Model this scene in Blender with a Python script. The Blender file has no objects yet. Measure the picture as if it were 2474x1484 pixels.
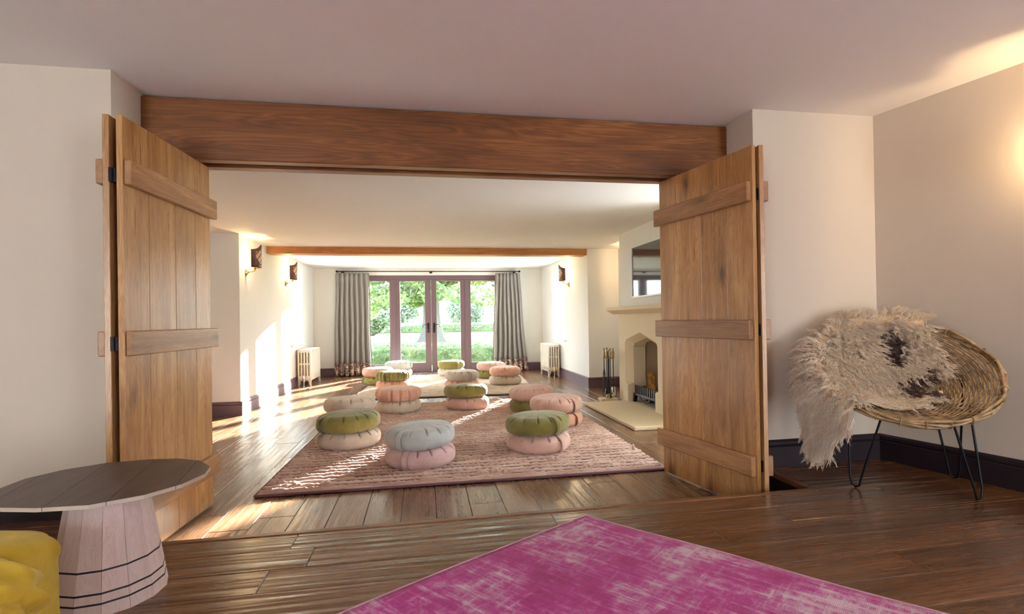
import bpy, bmesh, math, random
import numpy as np
from mathutils import Vector, Matrix

R = math.radians
random.seed(7)
rng = np.random.default_rng(7)
scene = bpy.context.scene
COL = scene.collection

# ------------------------------------------------------------------ camera
CAMH = 1.12
yaw, pit, rol = R(9.927771), R(-0.28473601), R(-0.93223224)
B0 = Matrix(((1, 0, 0), (0, 0, -1), (0, 1, 0)))
RY = Matrix(((math.cos(yaw), -math.sin(yaw), 0), (math.sin(yaw), math.cos(yaw), 0), (0, 0, 1)))
RP = Matrix(((1, 0, 0), (0, math.cos(pit), -math.sin(pit)), (0, math.sin(pit), math.cos(pit))))
RR = Matrix(((math.cos(rol), -math.sin(rol), 0), (math.sin(rol), math.cos(rol), 0), (0, 0, 1)))
W2C = RR @ RP @ B0 @ RY
cam_d = bpy.data.cameras.new('camera')
cam_d.sensor_width = 36.0
cam_d.lens = 1231.28 / 2474 * 36
cam_d.shift_y = 23.16 / 2474
cam_d.clip_start = 0.05
cam_d.clip_end = 400
cam = bpy.data.objects.new('camera', cam_d)
COL.objects.link(cam)
m3 = Matrix((W2C[0], -W2C[1], -W2C[2])).transposed()
cam.matrix_world = Matrix.Translation((0, 0, CAMH)) @ m3.to_4x4()
scene.camera = cam

# ------------------------------------------------------------------ world, sun, exposure
world = bpy.data.worlds.new('sky')
scene.world = world
world.use_nodes = True
wn = world.node_tree.nodes
bg = wn['Background']
bg.inputs['Color'].default_value = (0.90, 0.95, 1.0, 1)
bg.inputs['Strength'].default_value = 19.5

sun_d = bpy.data.lights.new('sun', 'SUN')
sun_d.energy = 165.0
sun_d.color = (1.0, 0.95, 0.86)
sun_d.angle = R(1.2)
sun = bpy.data.objects.new('sun', sun_d)
COL.objects.link(sun)
el = R(14)
sdir = Vector((-0.60, -1.0, 0)).normalized()
sdir = Vector((sdir.x * math.cos(el), sdir.y * math.cos(el), -math.sin(el)))
sun.rotation_euler = sdir.to_track_quat('-Z', 'Y').to_euler()

vs = scene.view_settings
vs.view_transform = 'Standard'
vs.look = 'None'
vs.exposure = 0.12
vs.gamma = 1.0
vs.use_curve_mapping = False
cy = scene.cycles
cy.use_denoising = True
cy.max_bounces = 7
cy.diffuse_bounces = 5
cy.glossy_bounces = 3
cy.use_adaptive_sampling = True
cy.adaptive_threshold = .10
cy.adaptive_min_samples = 32
cy.use_light_tree = False
cy.transparent_max_bounces = 12
cy.sample_clamp_indirect = 8.0
cy.caustics_reflective = False
cy.caustics_refractive = False


# ------------------------------------------------------------------ mesh helpers
class MB:
    def __init__(self):
        self.v, self.f, self.m = [], [], []

    def add(self, verts, faces, mi=0):
        o = len(self.v)
        self.v.extend(tuple(p) for p in verts)
        for fc in faces:
            self.f.append(tuple(i + o for i in fc))
            self.m.append(mi)
        return self

    def box(self, x0, x1, y0, y1, z0, z1, mi=0, M=None):
        vs_ = [(x, y, z) for z in (z0, z1) for y in (y0, y1) for x in (x0, x1)]
        if M is not None:
            vs_ = [tuple(M @ Vector(p)) for p in vs_]
        return self.add(vs_, [(0, 2, 3, 1), (4, 5, 7, 6), (0, 1, 5, 4), (2, 6, 7, 3), (0, 4, 6, 2), (1, 3, 7, 5)], mi)

    def prism(self, poly, lo, hi, axis='z', mi=0):
        n = len(poly)
        def P(a, b, c):
            return {'z': (a, b, c), 'x': (c, a, b), 'y': (a, c, b)}[axis]
        vs_ = [P(a, b, lo) for a, b in poly] + [P(a, b, hi) for a, b in poly]
        fs = [tuple(range(n))[::-1], tuple(range(n, 2 * n))]
        fs += [(i, (i + 1) % n, n + (i + 1) % n, n + i) for i in range(n)]
        return self.add(vs_, fs, mi)

    def tube(self, path, r, n=8, closed=False, mi=0, flat=1.0):
        path = [Vector(p) for p in path]
        L = len(path)
        rs = r if isinstance(r, (list, tuple)) else [r] * L
        vs_, fs = [], []
        prev = None
        for i, p in enumerate(path):
            if closed:
                t = path[(i + 1) % L] - path[i - 1]
            else:
                t = path[min(i + 1, L - 1)] - path[max(i - 1, 0)]
            t = t.normalized() if t.length > 1e-9 else Vector((0, 0, 1))
            if prev is None:
                a = Vector((0, 0, 1)) if abs(t.z) < .9 else Vector((1, 0, 0))
            else:
                a = prev
            b = t.cross(a)
            b = b.normalized() if b.length > 1e-9 else Vector((1, 0, 0))
            a = b.cross(t).normalized()
            prev = a
            for k in range(n):
                an = 2 * math.pi * k / n
                vs_.append(p + (a * math.cos(an) * flat + b * math.sin(an)) * rs[i])
        for i in range(L if closed else L - 1):
            j = (i + 1) % L
            for k in range(n):
                k2 = (k + 1) % n
                fs.append((i * n + k, i * n + k2, j * n + k2, j * n + k))
        if not closed:
            fs.append(tuple(range(n)))
            fs.append(tuple(range((L - 1) * n, L * n))[::-1])
        return self.add(vs_, fs, mi)

    def lathe(self, prof, n=24, c=(0, 0, 0), mi=0):
        vs_, fs = [], []
        for (r, z) in prof:
            for k in range(n):
                a = 2 * math.pi * k / n
                vs_.append((c[0] + r * math.cos(a), c[1] + r * math.sin(a), c[2] + z))
        L = len(prof)
        for i in range(L - 1):
            for k in range(n):
                k2 = (k + 1) % n
                fs.append((i * n + k, i * n + k2, (i + 1) * n + k2, (i + 1) * n + k))
        fs.append(tuple(range(n))[::-1])
        fs.append(tuple(range((L - 1) * n, L * n)))
        return self.add(vs_, fs, mi)

    def grid(self, fn, nu, nv, closeu=False, mi=0, flip=False):
        vs_ = [fn(i / (nu if closeu else nu - 1), j / (nv - 1)) for j in range(nv) for i in range(nu)]
        fs = []
        for j in range(nv - 1):
            for i in range(nu if closeu else nu - 1):
                i2 = (i + 1) % nu
                q = (j * nu + i, j * nu + i2, (j + 1) * nu + i2, (j + 1) * nu + i)
                fs.append(q[::-1] if flip else q)
        return self.add(vs_, fs, mi)

    def build(self, name, mat, parent=None, smooth=None, bevel=0, loc=None, rotz=None, fix=True):
        me = bpy.data.meshes.new(name)
        me.from_pydata([tuple(p) for p in self.v], [], self.f)
        mats = mat if isinstance(mat, (list, tuple)) else [mat]
        for mm in mats:
            me.materials.append(mm)
        if len(mats) > 1:
            me.polygons.foreach_set('material_index', self.m)
        if fix or bevel:
            bm = bmesh.new()
            bm.from_mesh(me)
            if fix:
                bmesh.ops.recalc_face_normals(bm, faces=bm.faces)
            if bevel:
                es = [e for e in bm.edges if len(e.link_faces) == 2 and e.calc_face_angle(0) > 0.5]
                bmesh.ops.bevel(bm, geom=es, offset=bevel, segments=1, affect='EDGES', clamp_overlap=True)
            bm.to_mesh(me)
            bm.free()
        if smooth is not None:
            me.polygons.foreach_set('use_smooth', [True] * len(me.polygons))
            if smooth < 180:
                try:
                    me.set_sharp_from_angle(angle=R(smooth))
                except Exception:
                    pass
        o = bpy.data.objects.new(name, me)
        COL.objects.link(o)
        if parent is not None:
            o.parent = parent
        if loc is not None:
            o.location = loc
        if rotz is not None:
            o.rotation_euler = (0, 0, rotz)
        return o


def tag(o, label=None, cat=None, group=None, kind=None):
    if label:
        o['label'] = label
    if cat:
        o['category'] = cat
    if group:
        o['group'] = group
    if kind:
        o['kind'] = kind
    return o


def thing(name, label, cat, loc=(0, 0, 0), rotz=0, group=None, kind=None):
    o = bpy.data.objects.new(name, None)
    COL.objects.link(o)
    o.empty_display_size = .1
    o.location = loc
    o.rotation_euler = (0, 0, rotz)
    return tag(o, label, cat, group, kind)


def copy_tree(o, parent=None):
    c = o.copy()
    COL.objects.link(c)
    c.parent = parent
    for ch in list(o.children):
        copy_tree(ch, c)
    return c


# ------------------------------------------------------------------ materials
def srgb(r, g, b):
    def f(c):
        c /= 255.0
        return c / 12.92 if c <= .04045 else ((c + .055) / 1.055) ** 2.4
    return (f(r), f(g), f(b), 1.0)


class NT:
    def __init__(self, name):
        self.mat = bpy.data.materials.new(name)
        self.mat.use_nodes = True
        self.t = self.mat.node_tree
        self.p = self.t.nodes['Principled BSDF']
        self.out = self.t.nodes['Material Output']

    def n(self, typ, **kw):
        nd = self.t.nodes.new(typ)
        for k, v in kw.items():
            setattr(nd, k, v)
        return nd

    def l(self, a, b):
        self.t.links.new(a, b)

    def coords(self, scale=(1, 1, 1), kind='Object', rnd=0.0, rot=(0, 0, 0)):
        tc = self.n('ShaderNodeTexCoord')
        mp = self.n('ShaderNodeMapping')
        mp.inputs['Scale'].default_value = scale
        mp.inputs['Rotation'].default_value = rot
        src = tc.outputs[kind]
        if rnd:
            oi = self.n('ShaderNodeObjectInfo')
            mu = self.n('ShaderNodeVectorMath', operation='SCALE')
            cb = self.n('ShaderNodeCombineXYZ')
            for i in range(3):
                self.l(oi.outputs['Random'], cb.inputs[i])
            self.l(cb.outputs[0], mu.inputs[0])
            mu.inputs['Scale'].default_value = rnd
            ad = self.n('ShaderNodeVectorMath', operation='ADD')
            self.l(src, ad.inputs[0])
            self.l(mu.outputs[0], ad.inputs[1])
            src = ad.outputs[0]
        self.l(src, mp.inputs['Vector'])
        return mp.outputs['Vector']

    def noise(self, vec, scale, detail=4, rough=.55, dist=0.0):
        nd = self.n('ShaderNodeTexNoise')
        nd.inputs['Scale'].default_value = scale
        nd.inputs['Detail'].default_value = detail
        nd.inputs['Roughness'].default_value = rough
        nd.inputs['Distortion'].default_value = dist
        self.l(vec, nd.inputs['Vector'])
        return nd.outputs['Fac']

    def ramp(self, fac, stops, interp='LINEAR'):
        nd = self.n('ShaderNodeValToRGB')
        cr = nd.color_ramp
        cr.interpolation = interp
        while len(cr.elements) < len(stops):
            cr.elements.new(.5)
        for e, (pos, c) in zip(cr.elements, stops):
            e.position = pos
            e.color = c if len(c) == 4 else (*c, 1)
        self.l(fac, nd.inputs['Fac'])
        return nd.outputs['Color']

    def mix(self, fac, a, b, blend='MIX'):
        nd = self.n('ShaderNodeMix', data_type='RGBA', blend_type=blend)
        for s, v in ((0, fac), (6, a), (7, b)):
            if hasattr(v, 'is_output'):
                self.l(v, nd.inputs[s])
            else:
                nd.inputs[s].default_value = v
        return nd.outputs[2]

    def math(self, op, a, b=0.0, c=0.0):
        nd = self.n('ShaderNodeMath', operation=op)
        for s, v in enumerate((a, b, c)):
            if hasattr(v, 'is_output'):
                self.l(v, nd.inputs[s])
            else:
                nd.inputs[s].default_value = v
        return nd.outputs[0]

    def bump(self, h, strength=.3, dist=.01, prev=None):
        nd = self.n('ShaderNodeBump')
        nd.inputs['Strength'].default_value = strength
        nd.inputs['Distance'].default_value = dist
        self.l(h, nd.inputs['Height'])
        if prev is not None:
            self.l(prev, nd.inputs['Normal'])
        self.l(nd.outputs[0], self.p.inputs['Normal'])
        return nd.outputs[0]

    def set(self, **kw):
        for k, v in kw.items():
            s = self.p.inputs[k.replace('_', ' ')]
            if hasattr(v, 'is_output'):
                self.l(v, s)
            else:
                s.default_value = v
        return self


def plain(name, col, rough=.6, metal=0.0, bump=0.0, bscale=60, spec=None):
    t = NT(name)
    t.set(Base_Color=col, Roughness=rough, Metallic=metal)
    if spec is not None:
        t.p.inputs['Specular IOR Level'].default_value = spec
    if bump:
        v = t.coords()
        t.bump(t.noise(v, bscale, 4), bump, .004)
    return t.mat


def plaster(name, col, dark):
    t = NT(name)
    v = t.coords()
    a = t.noise(v, 1.3, 5, .6)
    t.set(Base_Color=t.ramp(a, [(.3, dark), (.7, col)]), Roughness=.85)
    t.p.inputs['Specular IOR Level'].default_value = .2
    b = t.noise(v, 5.0, 3)
    g = t.noise(v, 220.0, 2)
    n1 = t.bump(b, .12, .02)
    t.bump(g, .08, .002, n1)
    return t.mat


def wood(name, stops, axis='z', rough=.45, grain=1.0, ripple=0.0, knots=.5, var=.25, spec=.5, figure=1.0, ripple_freq=30.0, hue=0.0):
    t = NT(name)
    ai = 'xyz'.index(axis)
    def sc(across, along):
        s = [across] * 3
        s[ai] = along
        return tuple(s)
    v1 = t.coords(sc(7.0 * figure, .9 * figure), rnd=37.0)
    a = t.noise(v1, 1.0, 5, .6, 1.2)
    v2 = t.coords(sc(90, 2.5), rnd=37.0)
    b = t.noise(v2, 1.0, 3, .6, .3)
    v3 = t.coords(sc(38 * figure, 2.2 * figure), rnd=37.0)
    wv = t.n('ShaderNodeTexNoise')
    wv.inputs['Scale'].default_value = .55
    wv.inputs['Detail'].default_value = 2
    wv.inputs['Distortion'].default_value = 2.2
    t.l(v3, wv.inputs['Vector'])
    rings = t.math('FRACT', t.math('MULTIPLY', wv.outputs['Fac'], 9.0))
    rings = t.math('ABSOLUTE', t.math('SUBTRACT', rings, .5))
    f = t.math('ADD', t.math('MULTIPLY', a, .62), t.math('MULTIPLY', b, .24 * grain))
    f = t.math('ADD', f, t.math('MULTIPLY', rings, .28 * grain))
    col = t.ramp(f, stops)
    # knots
    if knots:
        vk = t.coords(sc(3.1, 1.3), rnd=53.0)
        vo = t.n('ShaderNodeTexVoronoi')
        vo.inputs['Scale'].default_value = 1.6
        t.l(vk, vo.inputs['Vector'])
        kd = t.math('ADD', vo.outputs['Distance'], t.math('MULTIPLY', t.math('SUBTRACT', a, .5), .3))
        kf = t.ramp(kd, [(.0, (1, 1, 1)), (.10, (.45, .45, .45)), (.2, (0, 0, 0))])
        dk = tuple(c * .22 for c in stops[0][1][:3]) + (1,)
        col = t.mix(t.math('MULTIPLY', kf, knots), col, dk)
    oi = t.n('ShaderNodeObjectInfo')
    hs = t.n('ShaderNodeHueSaturation')
    t.l(col, hs.inputs['Color'])
    mr = t.n('ShaderNodeMapRange')
    mr.inputs['To Min'].default_value = 1 - var
    mr.inputs['To Max'].default_value = 1 + var
    t.l(oi.outputs['Random'], mr.inputs['Value'])
    t.l(mr.outputs[0], hs.inputs['Value'])
    t.set(Base_Color=hs.outputs['Color'])
    t.p.inputs['Specular IOR Level'].default_value = spec
    t.set(Roughness=t.math('ADD', t.math('MULTIPLY', b, .16), rough - .08))
    n1 = t.bump(t.math('ADD', b, t.math('MULTIPLY', rings, .5)), .18, .0016)
    if ripple:
        vr = t.coords(sc(ripple_freq, 1.1), rnd=11.0)
        n1 = t.bump(t.noise(vr, 1.0, 1, .4, .4), ripple, .012, n1)
    return t.mat


def fabric(name, col, dark, rough=.9, wscale=420, sheen=.3, crumple=.35):
    t = NT(name)
    v = t.coords(rnd=9.0)
    a = t.noise(v, 9, 4)
    b = t.noise(v, wscale, 2)
    t.set(Base_Color=t.mix(t.math('MULTIPLY', b, .35), t.ramp(a, [(.3, dark), (.7, col)]), dark), Roughness=rough)
    t.p.inputs['Sheen Weight'].default_value = sheen
    t.p.inputs['Specular IOR Level'].default_value = .2
    n1 = t.bump(t.noise(v, 11, 4), crumple, .006)
    t.bump(b, .25, .002, n1)
    return t.mat


M = {}
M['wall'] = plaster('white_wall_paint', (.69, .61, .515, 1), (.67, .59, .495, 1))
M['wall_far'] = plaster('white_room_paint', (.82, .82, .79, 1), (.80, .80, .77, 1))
M['ceiling'] = plaster('ceiling_paint', (.90, .88, .86, 1), (.88, .86, .84, 1))
M['ceiling_far'] = plaster('far_ceiling_paint', (.84, .83, .79, 1), (.82, .81, .77, 1))
M['baseboard'] = plain('plum_baseboard_paint', srgb(92, 66, 74), .45)
M['baseboard_near'] = plain('dark_baseboard_paint', srgb(30, 18, 30), .5)
M['floor_y'] = wood('lower_floor_walnut', [(.25, srgb(80, 54, 40)), (.5, srgb(116, 84, 62)), (.75, srgb(150, 118, 92))], 'y', rough=.24, ripple=.42, knots=.12, var=.20, ripple_freq=20, spec=.8)
M['floor_x'] = wood('upper_floor_walnut', [(.25, srgb(68, 42, 26)), (.5, srgb(104, 68, 44)), (.75, srgb(140, 100, 68))], 'x', rough=.24, ripple=.48, knots=.5, var=.16, ripple_freq=24, spec=.8)
M['subfloor'] = plain('dark_joint', (.02, .012, .008, 1), .8)
M['nosing'] = wood('step_nosing_oak', [(.25, srgb(80, 50, 32)), (.5, srgb(118, 78, 52)), (.75, srgb(146, 104, 72))], 'x', rough=.32, knots=0, var=.05)
M['beam'] = wood('stained_oak_beam', [(.28, srgb(74, 40, 17)), (.5, srgb(130, 78, 37)), (.72, srgb(178, 120, 64))], 'x', rough=.5, knots=.25, var=.02, figure=.42, grain=.8)
M['beam_far'] = wood('oak_ceiling_beam', [(.25, srgb(132, 78, 36)), (.5, srgb(172, 112, 56)), (.75, srgb(204, 148, 84))], 'x', rough=.55, knots=.3, var=.02)
M['door_oak'] = wood('oak_door_board', [(.25, srgb(114, 74, 38)), (.5, srgb(176, 128, 76)), (.75, srgb(216, 176, 120))], 'z', rough=.30, knots=.9, var=.14, spec=.85)
M['ledge_oak'] = wood('oak_door_ledge', [(.25, srgb(106, 70, 42)), (.5, srgb(158, 114, 74)), (.75, srgb(196, 154, 108))], 'y', rough=.36, knots=.5, var=.10, spec=.65)
M['jamb_oak'] = wood('oak_jamb', [(.25, srgb(112, 66, 32)), (.5, srgb(152, 98, 52)), (.75, srgb(180, 128, 76))], 'z', rough=.5, knots=.2, var=.05)
M['iron'] = plain('black_iron', (.012, .012, .016, 1), .42, .6)
M['brass'] = plain('brass', (.72, .50, .20, 1), .28, 1.0)
M['old_brass'] = plain('tarnished_brass', (.34, .26, .15, 1), .35, .9)
M['chrome'] = plain('chrome', (.75, .75, .75, 1), .18, 1.0)
M['frame_paint'] = plain('mauve_joinery_paint', srgb(94, 74, 82), .5)
M['white_paint'] = plain('white_joinery_paint', (.80, .82, .82, 1), .4)
M['radiator'] = plain('cream_radiator_enamel', (.80, .76, .66, 1), .35)
M['stone'] = plaster('cream_limestone', (.74, .64, .46, 1), (.68, .58, .41, 1))
M['firebox'] = plaster('sooty_firebox_stone', (.46, .34, .21, 1), (.34, .24, .14, 1))


def glass_pane():
    t = NT('window_glass')
    tr = t.n('ShaderNodeBsdfTransparent')
    gl = t.n('ShaderNodeBsdfGlossy')
    gl.inputs['Roughness'].default_value = .02
    tr.inputs['Color'].default_value = (.96, .98, .97, 1)
    mx = t.n('ShaderNodeMixShader')
    mx.inputs[0].default_value = .06
    t.l(tr.outputs[0], mx.inputs[1])
    t.l(gl.outputs[0], mx.inputs[2])
    t.l(mx.outputs[0], t.out.inputs['Surface'])
    return t.mat


M['glass'] = glass_pane()

# ------------------------------------------------------------------ dimensions (metres; camera stands at x=0, y=0)
ZS = .14            # near floor is one step above the far room's floor
YW = 2.97           # near face of the wall with the wide opening
YB = 3.47           # far face of it
XL, XR = -1.585, 2.12   # sides of the opening
ZC = 2.455          # near ceiling
ZF = 2.225          # far ceiling
YFAR = 10.98
RWX, RWY = 3.02, 2.97
RDX, RDY = .18, -.77    # slanting right wall of the near room


def structure(name, mb, mat, label=None, bevel=0, parent=None, smooth=None):
    o = mb.build(name, mat, parent, bevel=bevel, smooth=smooth)
    if parent is None:
        tag(o, label, None, None, 'structure')
    return o


# ------------------------------------------------------------------ walls and ceilings
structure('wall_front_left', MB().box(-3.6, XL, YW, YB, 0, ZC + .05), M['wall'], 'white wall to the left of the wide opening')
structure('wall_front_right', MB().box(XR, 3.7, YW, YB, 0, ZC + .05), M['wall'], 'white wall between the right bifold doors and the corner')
k0, k1 = 0.0, 6.6
pA = (RWX, RWY + .02)
pB = (RWX + RDX * k1, RWY + RDY * k1)
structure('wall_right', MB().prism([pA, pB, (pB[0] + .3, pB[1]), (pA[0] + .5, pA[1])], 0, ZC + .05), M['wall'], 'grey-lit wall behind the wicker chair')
# near room, sides the photo does not show: two openings added at the back let daylight in
structure('wall_left', MB().box(-3.75, -3.55, -2.3, YB, 0, ZC + .05), M['wall'], 'side wall of the near room')
mb = MB()
for xa, xb in ((-3.75, -2.9), (-1.95, 2.9), (3.75, 4.8)):
    mb.box(xa, xb, -2.5, -2.3, 0, ZC + .05)
for xa, xb in ((-2.9, -1.95), (2.9, 3.75)):
    mb.box(xa, xb, -2.5, -2.3, 2.1, ZC + .05).box(xa, xb, -2.5, -2.3, 0, .12)
structure('wall_back', mb, M['wall'], 'wall behind the viewer with two tall openings added for daylight')
structure('ceiling', MB().prism([(-3.75, -2.5), (4.8, -2.5), (3.2, YW + .02), (XR, YW + .02), (XR, 3.3), (XL, 3.3), (XL, YW + .02), (-3.75, YW + .02)], ZC, ZC + .2), M['ceiling'], 'plain plaster ceiling of the near room')

structure('filler_over_beam', MB().box(-3.6, 3.7, 3.30, 3.47, 2.4355, ZC + .2), M['ceiling'], 'hidden filler strip above the oak beam, added against a light leak')  # unseen filler added to block daylight leaking in over the beam
# far room
structure('wall_alcove_left', MB().box(-2.9, -2.7, YB, 6.75, 0, ZF + .05), M['wall_far'], 'left wall of the far room near the bifold doors')
WL = (9.16, 10.06, .735, 2.09)      # window in the left wall: y0, y1, z0, z1
mb = MB().box(-2.72, -2.2, 6.7, WL[0], 0, ZF + .05).box(-2.72, -2.2, WL[1], YFAR + .3, 0, ZF + .05)
mb.box(-2.72, -2.2, WL[0], WL[1], 0, WL[2]).box(-2.72, -2.2, WL[0], WL[1], WL[3], ZF + .05)
structure('wall_far_left', mb, M['wall_far'], 'sunlit left wall with two sconces and a small window')
WR = (9.12, 10.08, .715, 2.07)
mb = MB().box(2.6, 2.98, 7.8, WR[0], 0, ZF + .05).prism([(2.6, WR[1]), (2.98, WR[1] + .46), (2.98, YFAR + .3), (2.6, YFAR + .3)], 0, ZF + .05)
mb.prism([(2.6, WR[0]), (2.98, WR[0]), (2.98, WR[1] + .46), (2.6, WR[1])], 0, WR[2]).prism([(2.6, WR[0]), (2.98, WR[0]), (2.98, WR[1] + .46), (2.6, WR[1])], WR[3], ZF + .05).box(2.98, 3.3, 7.8, 8.3, 0, ZF + .05)
structure('wall_far_right', mb, M['wall_far'], 'right wall of the far room with a sconce and a small window')
WA = (3.56, 4.40, .45, 2.12)
structure('wall_alcove_right', MB().box(3.12, 3.35, YB, WA[0], 0, ZF + .05).box(3.12, 3.35, WA[1], 7.85, 0, ZF + .05).box(3.12, 3.35, WA[0], WA[1], 0, WA[2]).box(3.12, 3.35, WA[0], WA[1], WA[3], ZF + .05), M['wall_far'], 'recessed wall beside the chimney breast')
DX0, DX1, DZ1 = -1.16, 1.62, 2.085      # French door opening
mb = MB().box(-2.7, DX0, YFAR, YFAR + .3, 0, ZF + .05).box(DX1, 3.0, YFAR, YFAR + .3, 0, ZF + .05).box(DX0, DX1, YFAR, YFAR + .3, DZ1, ZF + .05)
structure('wall_far_end', mb, M['wall_far'], 'end wall around the French doors')
structure('ceiling.001', MB().box(-2.9, 3.35, 3.42, YFAR + .3, ZF, ZF + .2), M['ceiling_far'], 'white ceiling of the far room')
# chimney breast
BX = 2.61
FY0, FY1 = 5.34, 6.27           # fire opening
mb = MB().box(BX, 3.2, 4.45, FY0 - .07, 0, ZF + .05).box(BX, 3.2, FY1 + .03, 6.48, 0, ZF + .05).box(BX, 3.2, FY0 - .07, FY1 + .03, 1.1, ZF + .05)
structure('wall_chimney_breast', mb, M['wall_far'], 'white chimney breast over the stone fireplace')

# ------------------------------------------------------------------ baseboards
def baseboard(name, segs, z0, mat, h=.17, t=.02):
    """segs: list of (p0, p1); board stands to the left of p0->p1"""
    prof = [(0, 0), (t, 0), (t, h - .045), (t * .55, h - .04), (t * .75, h - .03), (t * .75, h - .012), (t * .3, h), (0, h)]
    root = None
    for i, (a, b) in enumerate(segs):
        a, b = Vector((*a, 0)), Vector((*b, 0))
        d = (b - a).normalized()
        nr = Vector((-d.y, d.x, 0))
        mb = MB()
        vs_ = [a + nr * x + Vector((0, 0, z0 + z)) for x, z in prof] + [b + nr * x + Vector((0, 0, z0 + z)) for x, z in prof]
        n = len(prof)
        mb.add(vs_, [tuple(range(n)), tuple(range(n, 2 * n))[::-1]] + [(k, k + n, (k + 1) % n + n, (k + 1) % n) for k in range(n)])
        o = mb.build(name if i == 0 else 'board', mat, root)
        if root is None:
            root = o
            tag(o, None, None, None, 'structure')
    return root


tag(baseboard('baseboard_front_left', [((XL, YW), (-3.55, YW))], ZS, M['baseboard_near']), 'dark baseboard behind the round side table')
tag(baseboard('baseboard_front_right', [((RWX, YW), (XR + .02, YW)), (pB, pA)], ZS, M['baseboard_near']), 'dark baseboard in the corner behind the wicker chair')
tag(baseboard('baseboard_far_left', [((-2.2, YFAR), (-2.2, 6.7)), ((-2.18, 6.7), (-2.7, 6.7)), ((-2.7, 6.7), (-2.7, YB))], 0, M['baseboard']), 'plum baseboard along the sunlit left wall')
tag(baseboard('baseboard_far_right', [((2.6, 7.8), (2.6, YFAR)), ((3.12, 7.8), (2.58, 7.8)), ((3.12, 6.48), (3.12, 7.8))], 0, M['baseboard']), 'plum baseboard along the right wall and alcove')
tag(baseboard('baseboard_far_end', [((DX0 - .05, YFAR), (-2.2, YFAR)), ((2.6, YFAR), (DX1 + .05, YFAR))], 0, M['baseboard']), 'plum baseboard below the curtains')

# ------------------------------------------------------------------ floors, plank by plank
def plank_mesh(x0, x1, y0, y1, zt, th=.018, ch=.003):
    mb = MB()
    g = .0006
    x0 += g; x1 -= g; y0 += g; y1 -= g
    z0, zm = zt - th, zt - ch
    vs_ = [(x0, y0, z0), (x1, y0, z0), (x1, y1, z0), (x0, y1, z0), (x0, y0, zm), (x1, y0, zm), (x1, y1, zm), (x0, y1, zm),
           (x0 + ch, y0 + ch, zt), (x1 - ch, y0 + ch, zt), (x1 - ch, y1 - ch, zt), (x0 + ch, y1 - ch, zt)]
    fs = [(3, 2, 1, 0), (8, 9, 10, 11)]
    for a in range(4):
        b = (a + 1) % 4
        fs += [(a, b, b + 4, a + 4), (a + 4, b + 4, b + 8, a + 8)]
    return mb.add(vs_, fs)


floor = MB().box(-3.7, 4.8, -2.5, 2.53, ZS - .13, ZS - .019).box(XR + .02, 3.6, 2.5, YW + .02, ZS - .13, ZS - .019).box(-3.7, XL - .02, 2.5, YW + .02, ZS - .13, ZS - .019).build('floor', M['subfloor'])
tag(floor, 'dark hand-scraped wooden floor of the near room', None, None, 'structure')
# lower floor
low = MB().box(-2.9, 3.3, 2.4, YFAR + .3, -.12, -.0185).build('floor.001', M['subfloor'])
tag(low, 'dark hand-scraped wooden floor of the far room, one step down', None, None, 'structure')
PW = .2025
rp = random.Random(3)
x = .062 - PW * 14
while x < 3.15:
    y = 2.5 - rp.uniform(0, 1.4)
    while y < YFAR + .05:
        L = rp.choice([1.1, 1.5, 1.8, 2.1])
        ya, yb = max(y, 2.52), min(y + L, YFAR + .05)
        if yb - ya > .05:
            plank_mesh(x, x + PW, ya, yb, rp.uniform(-.0006, .0006)).build('plank', M['floor_y'], low, fix=False)
        y += L
    x += PW
# upper floor
rows = [(2.345, 2.502)] + [(2.345 - .18 * (k + 1), 2.345 - .18 * k) for k in range(26)]
for (ya, yb) in rows:
    x = -3.6 - rp.uniform(0, 1.5)
    lim = RWX + RDX * (RWY - ya) / (-RDY) + .05
    while x < lim:
        L = rp.choice([1.2, 1.6, 1.9, 2.2])
        a, b = max(x, -3.6), min(x + L, lim)
        if b - a > .05:
            plank_mesh(a, b, ya, yb, ZS + rp.uniform(-.0005, .0005)).build('plank', M['floor_x'], floor, fix=False)
        x += L
for (ya, yb) in [(2.502, 2.682), (2.682, 2.862), (2.862, 2.975)]:
    for a, b in ((XR + .045, 3.2), (-3.6, -2.3), (-2.3, XL - .045)):
        plank_mesh(a, b, ya, yb, ZS).build('plank', M['floor_x'], floor, fix=False)
mbn = MB().box(XL - .02, XR + .02, 2.503, 2.545, ZS - .03, ZS + .003)
mbn.build('step_nosing', M['nosing'], floor, bevel=.006)
MB().box(XR - .0, XR + .044, 2.503, YW, ZS - .03, ZS + .003).build('step_nosing', M['nosing'], floor, bevel=.006)
MB().box(XL - .044, XL, 2.503, YW, ZS - .03, ZS + .003).build('step_nosing', M['nosing'], floor, bevel=.006)
MB().box(XL, XR, 2.51, 2.53, -.01, ZS - .02).build('step_riser', M['floor_x'], floor)

# ------------------------------------------------------------------ beams
mb = MB()
prof = [(3.25, 2.087), (3.325, 2.087), (3.325, 2.115), (3.39, 2.115), (3.39, 2.085), (3.47, 2.085), (3.47, 2.435), (3.30, 2.435), (3.25, 2.447)]
mb.prism(prof, XL + .001, XR - .001, 'x')
b1 = mb.build('beam', M['beam'], bevel=.006)
tag(b1, 'heavy stained oak beam spanning the wide opening', None, None, 'structure')
mb = MB().box(-2.199, 2.599, 7.82, 8.04, 2.122, ZF + .01)
b2 = mb.build('beam.001', M['beam_far'], bevel=.006)
tag(b2, 'slim pale oak beam across the far room ceiling', None, None, 'structure')
# oak posts the folding doors hang from
for nm, xa, xb, lb in (('trim_1', XL, XL + .1, 'oak door post on the left side of the opening'), ('trim_2', XR - .1, XR, 'oak door post on the right side of the opening')):
    o = MB().box(xa, xb, 3.26, 3.46, 0, 2.087).build(nm, M['jamb_oak'], bevel=.004)
    tag(o, lb, None, None, 'structure')

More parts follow.
